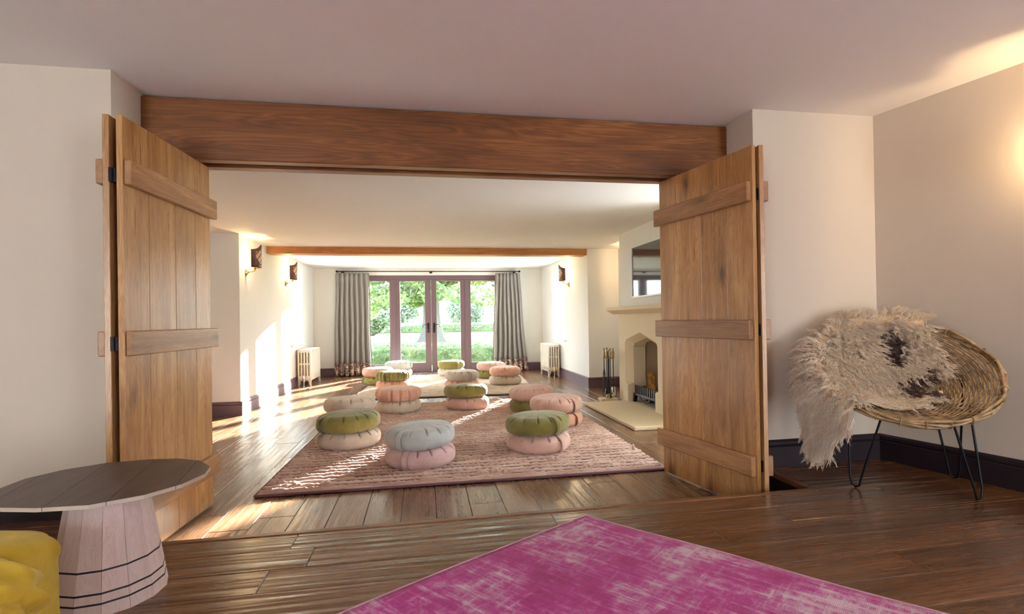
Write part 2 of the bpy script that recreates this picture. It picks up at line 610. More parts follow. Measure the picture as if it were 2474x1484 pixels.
# ------------------------------------------------------------------ plank doors
def bifold_leaf(name, p_near, p_far, side, seams, label, ledges=True, z1=2.088):
    """leaf from p_near to p_far (plan); side=+1/-1: which side (left of direction = +1) carries the ledges"""
    a, b = Vector((*p_near, 0)), Vector((*p_far, 0))
    L = (b - a).length
    ang = math.atan2(b.y - a.y, b.x - a.x)
    root = thing(name, label, None, (a.x, a.y, .012), ang - math.pi / 2, kind='structure')
    # local: y along the leaf, x>0 to the right of the direction; boards occupy x in [0,-side*.03]
    t = .027
    edges = [0] + [s * L for s in seams] + [L]
    for i in range(len(edges) - 1):
        mb = MB().box(min(0, side * t), max(0, side * t), edges[i] + .0012, edges[i + 1] - .0012, 0, z1 - .012)
        mb.build('plank', M['door_oak'], root, bevel=.002)
    for (za, zb) in ((.19, .305), (.967, 1.082), (1.758, 1.872)):
        x0 = -side * .032
        o = MB().box(min(0, x0), max(0, x0), .012 * L, 1.035 * L, za, zb).build('ledge', M['ledge_oak'], root, bevel=.004)
    return root


# left pair: the visible leaf's ledged face looks right (+x), the hidden one's looks left
dL2 = bifold_leaf('door_1', (-1.348, 2.606), (-1.288, 3.421), -1, [.241, .529, .782], 'plank door leaf facing the sunlit room, left pair')
dL1 = bifold_leaf('door_2', (-1.428, 2.602), (-1.475, 3.415), 1, [.24, .5, .76], 'plank door leaf folded back against the left wall')
dR2 = bifold_leaf('door_3', (1.854, 2.608), (1.690, 3.43), 1, [.239, .502, .786], 'plank door leaf beside the stone fireplace, right pair')
dR1 = bifold_leaf('door_4', (1.921, 2.600), (2.005, 3.41), -1, [.24, .5, .76], 'plank door leaf folded back beside the wicker chair')
def hinge(root, side, zc):
    # barrel in the gap between two folded leaves, at the near edge
    mb = MB()
    x = side * .052
    mb.tube([(x, .004, zc - .033), (x, .004, zc + .033)], .011, 10)
    for q in (-.012, .010):
        mb.lathe([(.0118, q), (.0118, q + .003)], 10, (x, .004, zc))
    mb.box(min(x, side * .03), max(x, side * .03), .004, .03, zc - .032, zc + .032)
    mb.build('hinge', M['iron'], root, smooth=40)
for z in (.245, 1.024, 1.80):
    hinge(dL2, -1, z)
    hinge(dR2, 1, z)
# weathered grey closing strips seen between the folded leaves
t = NT('weathered_grey_oak')
v = t.coords((40, 40, 2))
t.set(Base_Color=t.ramp(t.noise(v, 1.0, 4), [(.3, srgb(92, 84, 72)), (.7, srgb(168, 160, 140))]), Roughness=.7)
M['weathered'] = t.mat
MB().box(-.062, -.034, .09, .12, .0, 2.06).build('closing_strip', M['weathered'], dL2)
MB().box(.034, .060, .09, .12, .0, 2.06).build('closing_strip', M['weathered'], dR2)

# ------------------------------------------------------------------ French doors and windows
YD = 11.06
def pane_frame(name, x0, x1, z0, z1, gx0, gx1, gz0, gz1, label, y=YD, th=.055):
    root = thing(name, label, None, (0, 0, 0), 0, kind='structure')
    P = M['frame_paint']
    MB().box(x0, gx0, y, y + th, z0, z1).build('stile', P, root, bevel=.004)
    MB().box(gx1, x1, y, y + th, z0, z1).build('stile', P, root, bevel=.004)
    MB().box(gx0, gx1, y, y + th, gz1, z1).build('rail', P, root, bevel=.004)
    MB().box(gx0, gx1, y, y + th, z0, gz0).build('rail', P, root, bevel=.004)
    MB().box(gx0 - .008, gx1 + .008, y + th * .5, y + th * .5 + .006, gz0 - .008, gz1 + .008).build('pane', M['glass'], root)
    return root


pane_frame('window_1', -1.15, -.672, .03, 2.0, -1.10, -.69, .20, 1.965, 'fixed glazed side panel next to the left curtain')
pane_frame('window_2', .998, 1.61, .03, 2.0, 1.03, 1.56, .20, 1.965, 'fixed glazed side panel next to the right curtain')
dA = pane_frame('door_5', -.568, .176, .03, 2.0, -.470, .05, .222, 1.963, 'glazed French door, the left one of the pair')
dB = pane_frame('door_6', .184, .912, .03, 2.0, .294, .805, .222, 1.963, 'glazed French door, the right one of the pair')
for root, xs, sg in ((dA, .115, -1), (dB, .238, 1)):
    h = MB().box(xs - .022, xs + .022, YD - .008, YD, .86, 1.07).build('handle_plate', M['iron'], root, bevel=.003)
    mb = MB()
    pts = [(xs, YD - .01, 1.035), (xs, YD - .05, 1.035), (xs + sg * .03, YD - .055, 1.036), (xs + sg * .10, YD - .055, 1.03)]
    pts += [(xs + sg * (.10 + .025 * math.sin(a)), YD - .055, 1.005 + .025 * math.cos(a)) for a in [.4, 1.0, 1.6, 2.2, 2.8, 3.4]]
    mb.tube(pts, .007, 6)
    mb.build('handle', M['iron'], root, smooth=60)
    MB().lathe([(.008, 0), (.008, .003)], 10, (0, 0, 0)).build('keyhole', M['chrome'], root, loc=(xs, YD - .010, .915)).rotation_euler = (R(90), 0, 0)
mb = MB().box(-.668, -.572, YD - .02, YD + .09, .0, 2.02).box(.916, .996, YD - .02, YD + .09, .0, 2.02)
frame_root = thing('trim_3', 'mauve painted frame around the French doors', None, kind='structure')
MB().box(-.676, -.562, YD - .02, YD + .09, .03, 2.0).build('mullion', M['frame_paint'], frame_root, bevel=.006)
MB().box(.906, 1.004, YD - .02, YD + .09, .03, 2.0).build('mullion', M['frame_paint'], frame_root, bevel=.006)
MB().box(DX0, DX1, YD - .02, YD + .09, 2.0, DZ1).build('head', M['frame_paint'], frame_root, bevel=.006)
MB().box(DX0, DX1, YD - .03, YD + .12, 0, .03).build('threshold', M['frame_paint'], frame_root, bevel=.004)


def side_window(name, xin, xout, W, sg, label):
    """window in a side wall; xin inner wall face, xout plane of the sash"""
    y0, y1, z0, z1 = W
    root = thing(name, label, None, kind='structure')
    P = M['white_paint']
    xa, xb = min(xout, xout + sg * .05), max(xout, xout + sg * .05)
    for (ya, yb, za, zb) in ((y0, y0 + .05, z0, z1), (y1 - .05, y1, z0, z1), (y0 + .05, y1 - .05, z0, z0 + .05), (y0 + .05, y1 - .05, z1 - .05, z1)):
        MB().box(xa, xb, ya, yb, za, zb).build('sash', P, root, bevel=.003)
    xm = (xa + xb) / 2
    MB().box(xm - .003, xm + .003, y0 + .045, y1 - .045, z0 + .045, z1 - .045).build('pane', M['glass'], root)
    # panelled reveal lining on the far side, and the sill board
    xl, xh = min(xin, xout), max(xin, xout)
    o = MB().box(xl + .01, xh - .01, y1 - .016, y1 - .001, z0 + .03, z1 - .002).build('reveal_lining', P, root, bevel=.002)
    MB().box(xl + .05, xh - .05, y1 - .022, y1 - .014, z0 + .13, z1 - .12).build('lining_panel', P, o, bevel=.006)
    MB().box(xin - (.03 if sg > 0 else .0), xin + (.0 if sg > 0 else .03), y0 - .02, y1 + .02, z0 - .025, z0).build('sill', P, root, bevel=.004)
    MB().box(min(xin, xout), max(xin, xout), y0 + .001, y1 - .001, z0 - .001, z0 + .003).build('sill_board', P, root)
    mb = MB().tube([(xm - sg * .05, y1 - .10, z0 + .62), (xm - sg * .05, y1 - .10, z0 + .50)], .008, 6)
    mb.tube([(xm - sg * .03, y1 - .10, z0 + .62), (xm - sg * .07, y1 - .10, z0 + .62)], .014, 8)
    mb.build('window_catch', M['iron'], root, smooth=50)
    return root


side_window('window_3', -2.2, -2.62, WL, -1, 'narrow white window in the left wall above a radiator')
side_window('added_window', 3.12, 3.28, WA, 1, 'unseen alcove window added to brighten the left plank doors')  # added out of sight; its daylight brightens the left door leaf
side_window('window_4', 2.6, 2.90, WR, 1, 'narrow white window in the right wall above a radiator')

# ------------------------------------------------------------------ curtains and pole
t = NT('taupe_curtain_linen')
v = t.coords((1, 1, 1))
a = t.noise(v, 300, 2)
t.set(Base_Color=t.ramp(a, [(.3, srgb(114, 108, 105)), (.7, srgb(144, 138, 134))]), Roughness=.85)
t.p.inputs['Sheen Weight'].default_value = .25
M['curtain'] = t.mat
t = NT('patterned_curtain_hem')
v = t.coords((1, 1, 1))
nz = t.n('ShaderNodeTexNoise')
nz.inputs['Scale'].default_value = 9
t.l(v, nz.inputs['Vector'])
mx = t.n('ShaderNodeMix', data_type='RGBA')
mx.inputs[0].default_value = .12
t.l(v, mx.inputs[6]); t.l(nz.outputs['Color'], mx.inputs[7])
wv = t.n('ShaderNodeTexVoronoi', feature='DISTANCE_TO_EDGE')
wv.inputs['Scale'].default_value = 26
t.l(mx.outputs[2], wv.inputs['Vector'])
nb = t.noise(v, 11, 3)
pf = t.ramp(t.math('ADD', wv.outputs['Distance'], t.math('MULTIPLY', t.math('SUBTRACT', nb, .5), .9)), [(.06, (0, 0, 0)), (.10, (1, 1, 1))])
t.set(Base_Color=t.mix(pf, srgb(212, 192, 168), srgb(98, 72, 80)), Roughness=.85)
M['hem'] = t.mat


def curtain(name, xt0, xt1, xb0, xb1, label, seed):
    rc = random.Random(seed)
    root = thing(name, label, 'curtain', ((xb0 + xb1) / 2, 10.84, 0), group='curtains at the French doors')
    cx = (xb0 + xb1) / 2
    nf = 7
    ph = [rc.uniform(-.5, .5) for _ in range(nf + 2)]
    am = [rc.uniform(.75, 1.25) for _ in range(nf + 2)]
    ZT = 2.115
    def pt(u, z):
        s = (1 - z / ZT)
        s2 = min(1, max(0, s)) ** 1.2
        x0 = xt0 + (xb0 - xt0) * s2
        x1 = xt1 + (xb1 - xt1) * s2
        k = u * nf
        i = int(min(nf - 1, k))
        loc = k - i + .10 * ph[i] * math.sin(math.pi * (k - i)) * (1 + s)
        top = max(0, 1 - abs(z - (ZT - .13)) / .15)          # pinch line below the heading
        amp = (.026 + .016 * s) * am[i] * (1 - .35 * top)
        prof = math.cos(2 * math.pi * loc)
        prof = math.copysign(abs(prof) ** .75, prof)
        xo = .10 * math.sin(4 * math.pi * loc) / nf * (x1 - x0) * .9
        y = amp * prof + .012 * math.sin(5 * u + 2.2 * s + seed)
        wob = .006 * math.sin(9 * s + i)
        return (x0 + (x1 - x0) * (u) + xo + wob - cx, y, z)
    def surf(za, zb, nz, off=0.0):
        mb = MB()
        nu = nf * 16 + 1
        mb.grid(lambda u, w: pt(u, za + (zb - za) * w), nu, nz)
        return mb
    o = surf(.262, ZT, 30).build('drape', M['curtain'], root, smooth=180)
    o.modifiers.new('thickness', 'SOLIDIFY').thickness = .004
    h = surf(.012, .262, 8).build('patterned_hem', M['hem'], root, smooth=180)
    h['label'] = 'cream hem band with a mauve leaf pattern'
    h.modifiers.new('thickness', 'SOLIDIFY').thickness = .004
    # gathered heading tape
    return root


curtain('curtain', -1.745, -1.080, -1.80, -1.045, 'taupe pleated curtain hanging to the left of the French doors', 3)
curtain('curtain', 1.553, 2.088, 1.445, 2.245, 'taupe pleated curtain hanging to the right of the French doors', 8)
root = thing('curtain_pole', 'thin black curtain pole above the French doors', 'curtain pole', (0, 10.84, 2.15))
MB().tube([(-1.70, 0, 0), (2.06, 0, 0)], .010, 10).build('pole', M['iron'], root, smooth=60)
for sx in (-1.715, 2.075):
    MB().lathe([(.001, -.024), (.014, -.019), (.022, -.008), (.024, 0), (.022, .008), (.014, .019), (.001, .024)], 14, (sx, 0, 0)).build('finial', M['iron'], root, smooth=60)
for sx in (-1.62, .18, 1.98):
    mb = MB().tube([(sx, .0, -.012), (sx, .14, -.012)], .008, 8).box(sx - .03, sx + .03, .125, .14, -.03, .02)
    mb.build('bracket', M['iron'], root)
for x0, x1 in ((-1.69, -1.12), (1.58, 2.05)):
    for k in range(9):
        sx = x0 + (x1 - x0) * k / 8
        ring = [(sx + .004 * math.sin(k), .016 * math.cos(a), .016 * math.sin(a) - .006) for a in np.linspace(0, 2 * math.pi, 12, endpoint=False)]
        MB().tube(ring, .003, 5, closed=True).build('ring', M['iron'], root, smooth=60)

# ------------------------------------------------------------------ radiators
def radiator(label, x0, x1, y0, y1, h, valve):
    root = thing('radiator', label, 'radiator', ((x0 + x1) / 2, y0, 0), group='cast iron radiators by the end wall')
    w = (x1 - x0) / 2
    n = int(round((y1 - y0) / .055))
    pitch = (y1 - y0) / n
    mb = MB()
    bw = .030
    xs = np.linspace(-w + bw / 2, w - bw / 2, 5)
    zb, zt = .10, h
    for xx in xs:
        mb.box(xx - bw / 2, xx + bw / 2, .004, pitch - .004, zb + .02, zt - .02)
    mb.box(-w, w, .006, pitch - .006, zt - .055, zt)
    mb.box(-w, w, .010, pitch - .010, zb + (zt - zb) * .53 - .014, zb + (zt - zb) * .53 + .014)
    mb.box(-w, w, .006, pitch - .006, zb, zb + .085)
    sec = mb.build('section', M['radiator'], root, bevel=.006)
    for k in range(1, n):
        c = sec.copy()
        COL.objects.link(c)
        c.parent = root
        c.location = (0, k * pitch, 0)
    for yy in (0, (n - 1) * pitch):
        for sx in (-1, 1):
            mb = MB().add([(sx * w, yy + .006, .12), (sx * (w - .05), yy + .006, .12), (sx * (w - .032), yy + .006, .04), (sx * (w - .024), yy + .006, 0), (sx * w, yy + .006, 0), (sx * (w - .006), yy + .006, .05)] +
                          [(sx * w, yy + pitch - .006, .12), (sx * (w - .05), yy + pitch - .006, .12), (sx * (w - .032), yy + pitch - .006, .04), (sx * (w - .024), yy + pitch - .006, 0), (sx * w, yy + pitch - .006, 0), (sx * (w - .006), yy + pitch - .006, .05)],
                          [(0, 1, 2, 3, 4, 5), (11, 10, 9, 8, 7, 6)] + [(i, (i + 1) % 6, (i + 1) % 6 + 6, i + 6) for i in range(6)])
            mb.build('foot', M['radiator'], root)
    mb = MB().tube([(.0, -.045, 0), (.0, -.045, .10)], .009, 8).tube([(0, -.045, .115), (0, .01, .115)], .012, 8)
    vv = mb.build('valve_pipe', M['chrome'], root, smooth=50)
    MB().lathe([(.016, .09), (.020, .10), (.020, .15), (.013, .17), (.013, .20)], 12, (0, -.045, 0)).build('valve', M[valve], vv, smooth=40)
    MB().lathe([(.03, 0), (.03, .006), (.012, .012)], 14, (0, -.045, 0)).build('floor_collar', M['chrome'], vv, smooth=40)
    return root


radiator('cream column radiator under the left wall window', -2.165, -1.94, 9.40, 10.22, .645, 'chrome')
radiator('cream column radiator under the right wall window', 2.345, 2.565, 9.46, 10.12, .625, 'brass')

# ------------------------------------------------------------------ wall sconces
t = NT('bronze_shade')
v = t.coords()
t.set(Base_Color=t.ramp(t.noise(v, 14, 3), [(.3, srgb(70, 48, 38)), (.7, srgb(112, 80, 60))]), Roughness=.38, Metallic=.55)
M['shade'] = t.mat
t = NT('warm_bulb_glass')
t.p.inputs['Emission Color'].default_value = (1.0, .70, .34, 1)
t.p.inputs['Emission Strength'].default_value = 30
M['bulb'] = t.mat
t.mat.cycles.emission_sampling = 'NONE'
M['lit_hole'] = plain('lamplit_piercing', (.95, .70, .45, 1), .45, .3)  # gold colour painted in place of lamplight showing through the holes
def sconce(loc, rotz, label, power):
    """local: wall at y=0, room towards +y"""
    root = thing('wall_sconce', label, 'wall light', loc, rotz, group='pierced shade wall sconces')
    mb = MB()
    prof = [(.001, .0), (.040, .0), (.045, .006), (.040, .014), (.022, .024), (.014, .034), (.010, .045)]
    vs_, fs = [], []
    n = 20
    for (r_, y_) in prof:
        for k in range(n):
            a = 2 * math.pi * k / n
            vs_.append((r_ * .72 * math.cos(a), y_, r_ * 1.25 * math.sin(a)))
    for i in range(len(prof) - 1):
        for k in range(n):
            fs.append((i * n + k, i * n + (k + 1) % n, (i + 1) * n + (k + 1) % n, (i + 1) * n + k))
    fs.append(tuple(range((len(prof) - 1) * n, len(prof) * n)))
    mb.add(vs_, fs)
    mb.build('backplate', M['brass'], root, smooth=50)
    MB().tube([(0, .03, 0), (0, .07, .004), (0, .105, .012), (0, .112, .03)], .007, 8).build('arm', M['brass'], root, smooth=60)
    MB().lathe([(.010, .02), (.012, .03), (.022, .045), (.026, .065), (.026, .075), (.0, .075)], 16, (0, .112, 0)).build('cup', M['brass'], root, smooth=50)
    MB().lathe([(.010, .075), (.011, .12), (.016, .14), (.017, .165), (.010, .195), (.001, .205)], 12, (0, .112, 0)).build('bulb', M['bulb'], root, smooth=60)
    def shp(u, w):
        a = R(-82 + 164 * u)
        rad = .108
        ztop = .285 + .045 * math.exp(-((u - .5) / .17) ** 2) - .02 * math.sin(math.pi * u) ** 8 * 0 + .012 * math.cos(2 * math.pi * (u - .5))
        z = .055 + (ztop - .055) * w
        return (rad * math.sin(a), .085 + rad * .95 * math.cos(a), z)
    sh = MB().grid(shp, 33, 10).build('shade', M['shade'], root, smooth=180)
    sd = sh.modifiers.new('thickness', 'SOLIDIFY')
    sd.thickness = .003
    for w_ in (1.0, 0.0):
        MB().tube([tuple(shp(u, w_)) for u in np.linspace(0, 1, 33)], .0035, 6).build('shade_edge', M['shade'], sh, smooth=60)
    # pierced wing motif: rows of beads coloured like lamplight through the holes
    mb = MB()
    for sgn in (-1, 1):
        for i in range(9):
            for j in range(-5, 6):
                u = .5 + sgn * (.02 + .034 * i)
                ext = .09 * math.sin(min(1, (i + 1) / 4) * math.pi / 2) * (1 - (i / 9.5) ** 2) + .008
                dz = j * .016
                if abs(dz) > ext or (i + j) % 5 == 4:
                    continue
                z = .175 + dz + .03 * (i / 8)
                a = R(-82 + 164 * u)
                c = Vector((.112 * math.sin(a), .085 + .107 * math.cos(a), z))
                rr = .0062
                nrm = Vector((math.sin(a), math.cos(a), 0))
                e1 = Vector((math.cos(a), -math.sin(a), 0))
                e2 = Vector((0, 0, 1))
                ring = [c + e1 * rr * math.cos(q) + e2 * rr * math.sin(q) for q in np.linspace(0, 2 * math.pi, 6, endpoint=False)]
                mb.add([c + nrm * .003] + ring, [(0, 1 + k, 1 + (k + 1) % 6) for k in range(6)])
    mb.build('wing_piercing', M['lit_hole'], sh, smooth=60)['kind'] = 'stuff'
    ld = bpy.data.lights.new('sconce_lamp', 'POINT')
    ld.energy = power
    ld.color = (1.0, .68, .34)
    ld.shadow_soft_size = .02
    lo = bpy.data.objects.new('sconce_lamp', ld)
    COL.objects.link(lo)
    lo.parent = root
    lo.location = (0, .062, .165)
    return root


SP = 9.0
sconce((-2.2, 6.93, 1.772), R(-90), 'bronze sconce on the left wall, the one nearer the bifold doors', SP)
sconce((-2.2, 8.81, 1.768), R(-90), 'bronze sconce on the left wall beside the narrow window', SP)
sconce((2.6, 8.84, 1.735), R(90), 'bronze sconce on the right wall beside the narrow window', SP)
sconce((3.12, 7.15, 1.75), R(90), 'bronze sconce hidden in the alcove behind the chimney breast', SP)
wang = math.atan2(RDY, RDX)
kk = 1.25
sconce((RWX + RDX * kk, RWY + RDY * kk, 1.80), wang - math.pi, 'bronze sconce on the slanting wall beyond the wicker chair', 13.0)

# ------------------------------------------------------------------ stone fireplace
root = thing('fireplace', 'cream limestone fireplace with a pointed arch opening and mantel shelf', 'fireplace', (BX, (FY0 + FY1) / 2, 0))
yc = (FY0 + FY1) / 2
hw = (FY1 - FY0) / 2           # .465
def arch(h_, top, sh):
    return [(-h_, .28), (-h_, sh - .03), (-h_ + .035, sh + .02), (0, top), (h_ - .035, sh + .02), (h_, sh - .03), (h_, .28)]
XF, XI, XE = -.030, .055, .215
fo = arch(hw, .935, .815)
fi = arch(hw - .075, .868, .765)
mb = MB()
# outer face around the front outline: piers and lintel
yl, yr, zt = -1.30, .67, 1.175
for i in range(len(fo) - 1):
    a, b = fo[i], fo[i + 1]
    def outer(p, i_=i):
        y_, z_ = p
        return p
# left/right piers above the chamfer stops
def quad(p):
    mb.add(p, [(0, 1, 2, 3)] if len(p) == 4 else [tuple(range(len(p)))])
def F(y_, z_, x_=XF):
    return (x_, y_, z_)
quad([F(hw, .28), F(yr, .28), F(yr, .785), F(hw, .785)])
quad([F(-hw, .28), F(-hw, .785), F(yl, .785), F(yl, .28)])
quad([F(hw, .785), F(yr, .785), F(yr, zt), F(0, zt), F(0, .935), F(hw - .035, .835)])
quad([F(-hw, .785), F(-hw + .035, .835), F(0, .935), F(0, zt), F(yl, zt), F(yl, .785)])
# square lower blocks below the stops
hi_ = hw - .075
quad([F(hi_, .04), F(yr, .04), F(yr, .25), F(hi_, .25)])
quad([F(-hi_, .04), F(-hi_, .25), F(yl, .25), F(yl, .04)])
quad([F(hi_, .25), F(yr, .25), F(yr, .28), F(hw, .28), F(hi_ + .02, .262)])
quad([F(-hi_, .25), F(-hi_ - .02, .262), F(-hw, .28), F(yl, .28), F(yl, .25)])
# chamfer
for i in range(len(fo) - 1):
    quad([F(*fo[i]), F(*fo[i + 1]), F(*fi[i + 1], XI), F(*fi[i], XI)])
for s in (-1, 1):
    quad([F(s * hw, .28), F(s * hi_, .28, XI), F(s * hi_, .25), F(s * (hi_ + .02), .262)])
# reveal
for i in range(len(fi) - 1):
    quad([F(*fi[i], XI), F(*fi[i + 1], XI), F(*fi[i + 1], XE), F(*fi[i], XE)])
for s in (-1, 1):
    quad([F(s * hi_, .04), F(s * hi_, .25), F(s * hi_, .25, XE), F(s * hi_, .04, XE)])
    quad([F(s * hi_, .25), F(s * hi_, .28, XI), F(s * hi_, .28, XE), F(s * hi_, .25, XE)])
# sides
quad([F(yr, .04), F(yr, .04, .0), F(yr, zt, .0), F(yr, zt)])
quad([F(yl, .04), F(yl, zt), F(yl, zt, 0), F(yl, .04, 0)])
mb.build('surround', M['stone'], root)
# firebox lining behind
mb = MB()
by0, by1, bx1 = -hw - .03, hw - .0, .50
mb.add([(XE, by0, .02), (XE, by1, .02), (bx1, by1 - .12, .02), (bx1, by0 + .12, .02), (XE, by0, 1.08), (XE, by1, 1.08), (bx1, by1 - .12, 1.08), (bx1, by0 + .12, 1.08)],
       [(0, 1, 2, 3), (4, 5, 6, 7), (1, 2, 6, 5), (2, 3, 7, 6), (3, 0, 4, 7)])
o = mb.build('firebox', M['firebox'], root)
# back of the stone surround seen from inside
mb = MB()
pr = [(-.16, 1.172), (-.10, 1.178), (-.10, 1.172)]
prof = [(.0, 1.162), (-.06, 1.162), (-.14, 1.205), (-.155, 1.212), (-.155, 1.255), (.0, 1.255)]
mb.prism([(a, b) for a, b in prof], -1.42, .80, 'y')
mb.build('mantel_shelf', M['stone'], root, bevel=.004)
mb = MB().box(-.58, XE, 4.73 - yc, 6.30 - yc, 0, .04)
o = mb.build('hearth_slab', M['stone'], root, bevel=.008)
MB().box(XE - .02, bx1, by0, by1, 0, .041).build('hearth_back', M['firebox'], root)

# fire basket
gx, gy = BX + .015, yc + .045
bk = thing('fire_basket', 'black and grey iron fire basket standing in the fireplace', 'fire grate', (gx, gy, .041))
M['grate'] = plain('grate_iron', (.10, .10, .115, 1), .35, .7)
ln = .30
for k in range(11):
    y_ = -ln + 2 * ln * k / 10
    MB().box(.030, .046, y_ - .013, y_ + .013, .105, .215).build('bar', M['grate'], bk, bevel=.003)
MB().box(.026, .05, -ln - .02, ln + .02, .085, .113).build('rail', M['grate'], bk, bevel=.003)
MB().box(.050, .28, -ln, ln, .085, .10).build('grid_plate', M['iron'], bk)
for s in (-1, 1):
    mb = MB().add([(.02, s * ln - .03, .11), (.02, s * ln + .03, .11), (.06, s * ln + .03, .11), (.06, s * ln - .03, .11), (.015, s * ln + s * .02 - .014, 0), (.015, s * ln + s * .02 + .014, 0), (.05, s * ln + s * .02 + .014, 0), (.05, s * ln + s * .02 - .014, 0)],
                  [(0, 1, 2, 3), (4, 7, 6, 5), (0, 4, 5, 1), (1, 5, 6, 2), (2, 6, 7, 3), (3, 7, 4, 0)])
    mb.build('leg', M['iron'], bk)
    MB().box(.24, .27, s * ln - .012, s * ln + .012, 0, .09).build('leg', M['iron'], bk)
mb = MB()
pts = [(.024, -.16 + .32 * q, (.085 - .05 * math.sin(math.pi * q))) for q in np.linspace(0, 1, 11)]
mb.tube(pts, .010, 6)
mb.build('apron', M['grate'], bk, smooth=60)

t = NT('split_log')
v = t.coords((1, 1, 1))
a = t.noise(v, 16, 4)
t.set(Base_Color=t.ramp(a, [(.3, srgb(120, 76, 34)), (.5, srgb(186, 134, 70)), (.7, srgb(226, 188, 122))]), Roughness=.75)
t.bump(t.noise(t.coords((12, 60, 60)), 1, 3), .4, .004)
M['log_wood'] = t.mat
M['bark'] = plain('log_bark', srgb(74, 52, 38), .9, 0, .6, 40)
def log(loc, rot, L, r, label):
    mb = MB()
    rr = random.Random(label)
    n = 14
    ring = []
    for k in range(n):
        a = math.pi * 1.15 * k / (n - 1)
        ring.append((r * math.cos(a) * rr.uniform(.92, 1.05), r * math.sin(a) * rr.uniform(.92, 1.05)))
    ring.append((0, -.15 * r))
    m = len(ring)
    secs = 6
    vs_, fs, ms = [], [], []
    for s_ in range(secs):
        x_ = -L / 2 + L * s_ / (secs - 1)
        j = rr.uniform(.95, 1.05)
        vs_ += [(x_, a * j, b * j) for a, b in ring]
    for s_ in range(secs - 1):
        for k in range(m):
            k2 = (k + 1) % m
            mb_face = (s_ * m + k, s_ * m + k2, (s_ + 1) * m + k2, (s_ + 1) * m + k)
            fs.append(mb_face)
            ms.append(1 if k < n - 1 else 0)
    fs += [tuple(range(m))[::-1], tuple(range((secs - 1) * m, secs * m))]
    ms += [0, 0]
    mb.v, mb.f, mb.m = vs_, fs, ms
    o = mb.build('firewood_log', [M['log_wood'], M['bark']], loc=loc)
    o.rotation_euler = rot
    tag(o, label, 'log', 'logs in the fire basket')
    return o


log((gx + .15, gy + .10, .31), (R(200), R(-66), R(70)), .27, .058, 'split log standing on end at the back of the fire basket')
log((gx + .12, gy - .17, .275), (R(120), R(-64), R(20)), .22, .060, 'pale split log upright at the near end of the fire basket')
log((gx + .14, gy + .215, .195), (R(10), R(0), R(12)), .18, .05, 'bark covered log lying low at the far end of the fire basket')

# fire irons
tx, ty = 2.445, 6.52
st = thing('fire_iron_stand', 'black and brass stand for fire irons beside the hearth', 'fire tool stand', (tx, ty, 0))
MB().tube([(0, 0, .03), (0, 0, .66)], .011, 8).build('post', M['iron'], st, smooth=60)
MB().box(-.13, .10, -.075, .075, 0, .045).build('base', M['stone'], st, bevel=.008)
MB().lathe([(.045, .045), (.05, .06), (.035, .085), (.012, .10)], 16).build('foot_collar', M['old_brass'], st, smooth=50)
MB().tube([(.062 * math.cos(a), .062 * math.sin(a), .575) for a in np.linspace(0, 2 * math.pi, 18, endpoint=False)], .005, 6, closed=True).build('tool_ring', M['old_brass'], st, smooth=60)
MB().tube([(-.062, 0, .575), (.062, 0, .575)], .005, 6).build('cross_bar', M['old_brass'], st)
MB().lathe([(.001, .69), (.014, .683), (.018, .672), (.012, .66), (.010, .655)], 12).build('top_knob', M['old_brass'], st, smooth=60)
def fire_iron(name, dx, dy, kind, label, cat):
    o = thing(name, label, cat, (tx + dx, ty + dy, 0), group='fire irons hanging on the stand')
    MB().tube([(0, 0, .12), (0, 0, .59)], .006, 6).build('shaft', M['iron'], o, smooth=60)
    MB().lathe([(.008, .56), (.017, .575), (.018, .66), (.010, .675), (.008, .685)], 12).build('grip', M['old_brass'], o, smooth=40)
    MB().lathe([(.001, .715), (.012, .71), (.016, .70), (.012, .69), (.006, .684)], 12).build('knob', M['old_brass'], o, smooth=60)
    if kind == 'shovel':
        mb = MB()
        mb.grid(lambda u, w: ((u - .5) * .085 * (1 if w < .8 else 1 - (w - .8) * 2.0), .018 * (2 * u - 1) ** 2, .05 + .14 * w), 7, 7)
        s_ = mb.build('blade', M['chrome'], o, smooth=180)
        s_.modifiers.new('t', 'SOLIDIFY').thickness = .003
    elif kind == 'brush':
        MB().lathe([(.012, .17), (.022, .15), (.034, .09), (.036, .06)], 14).build('bristles', M['iron'], o, smooth=60)
    elif kind == 'tongs':
        mb = MB()
        for s_ in (-1, 1):
            mb.tube([(0, 0, .45), (s_ * .02, 0, .30), (s_ * .028, 0, .16), (s_ * .010, 0, .055)], .005, 6)
        mb.build('jaws', M['iron'], o, smooth=60)
    else:
        mb = MB().tube([(0, 0, .14), (0, 0, .055)], .006, 6).tube([(0, 0, .12), (.02, 0, .10), (.032, 0, .115)], .005, 6)
        mb.build('hook', M['iron'], o, smooth=60)
    return o
fire_iron('fire_tongs', -.062, 0, 'tongs', 'black fire tongs with brass grip, on the stand side facing the room', 'fire tongs')
fire_iron('fire_poker', 0, -.062, 'poker', 'black fire poker with brass grip in front of the stand post', 'poker')
fire_iron('hearth_brush', .0, .062, 'brush', 'hearth brush with black bristles behind the stand post', 'brush')
fire_iron('fire_shovel', .062, -.012, 'shovel', 'fire shovel with bright blade next to the stone surround', 'shovel')

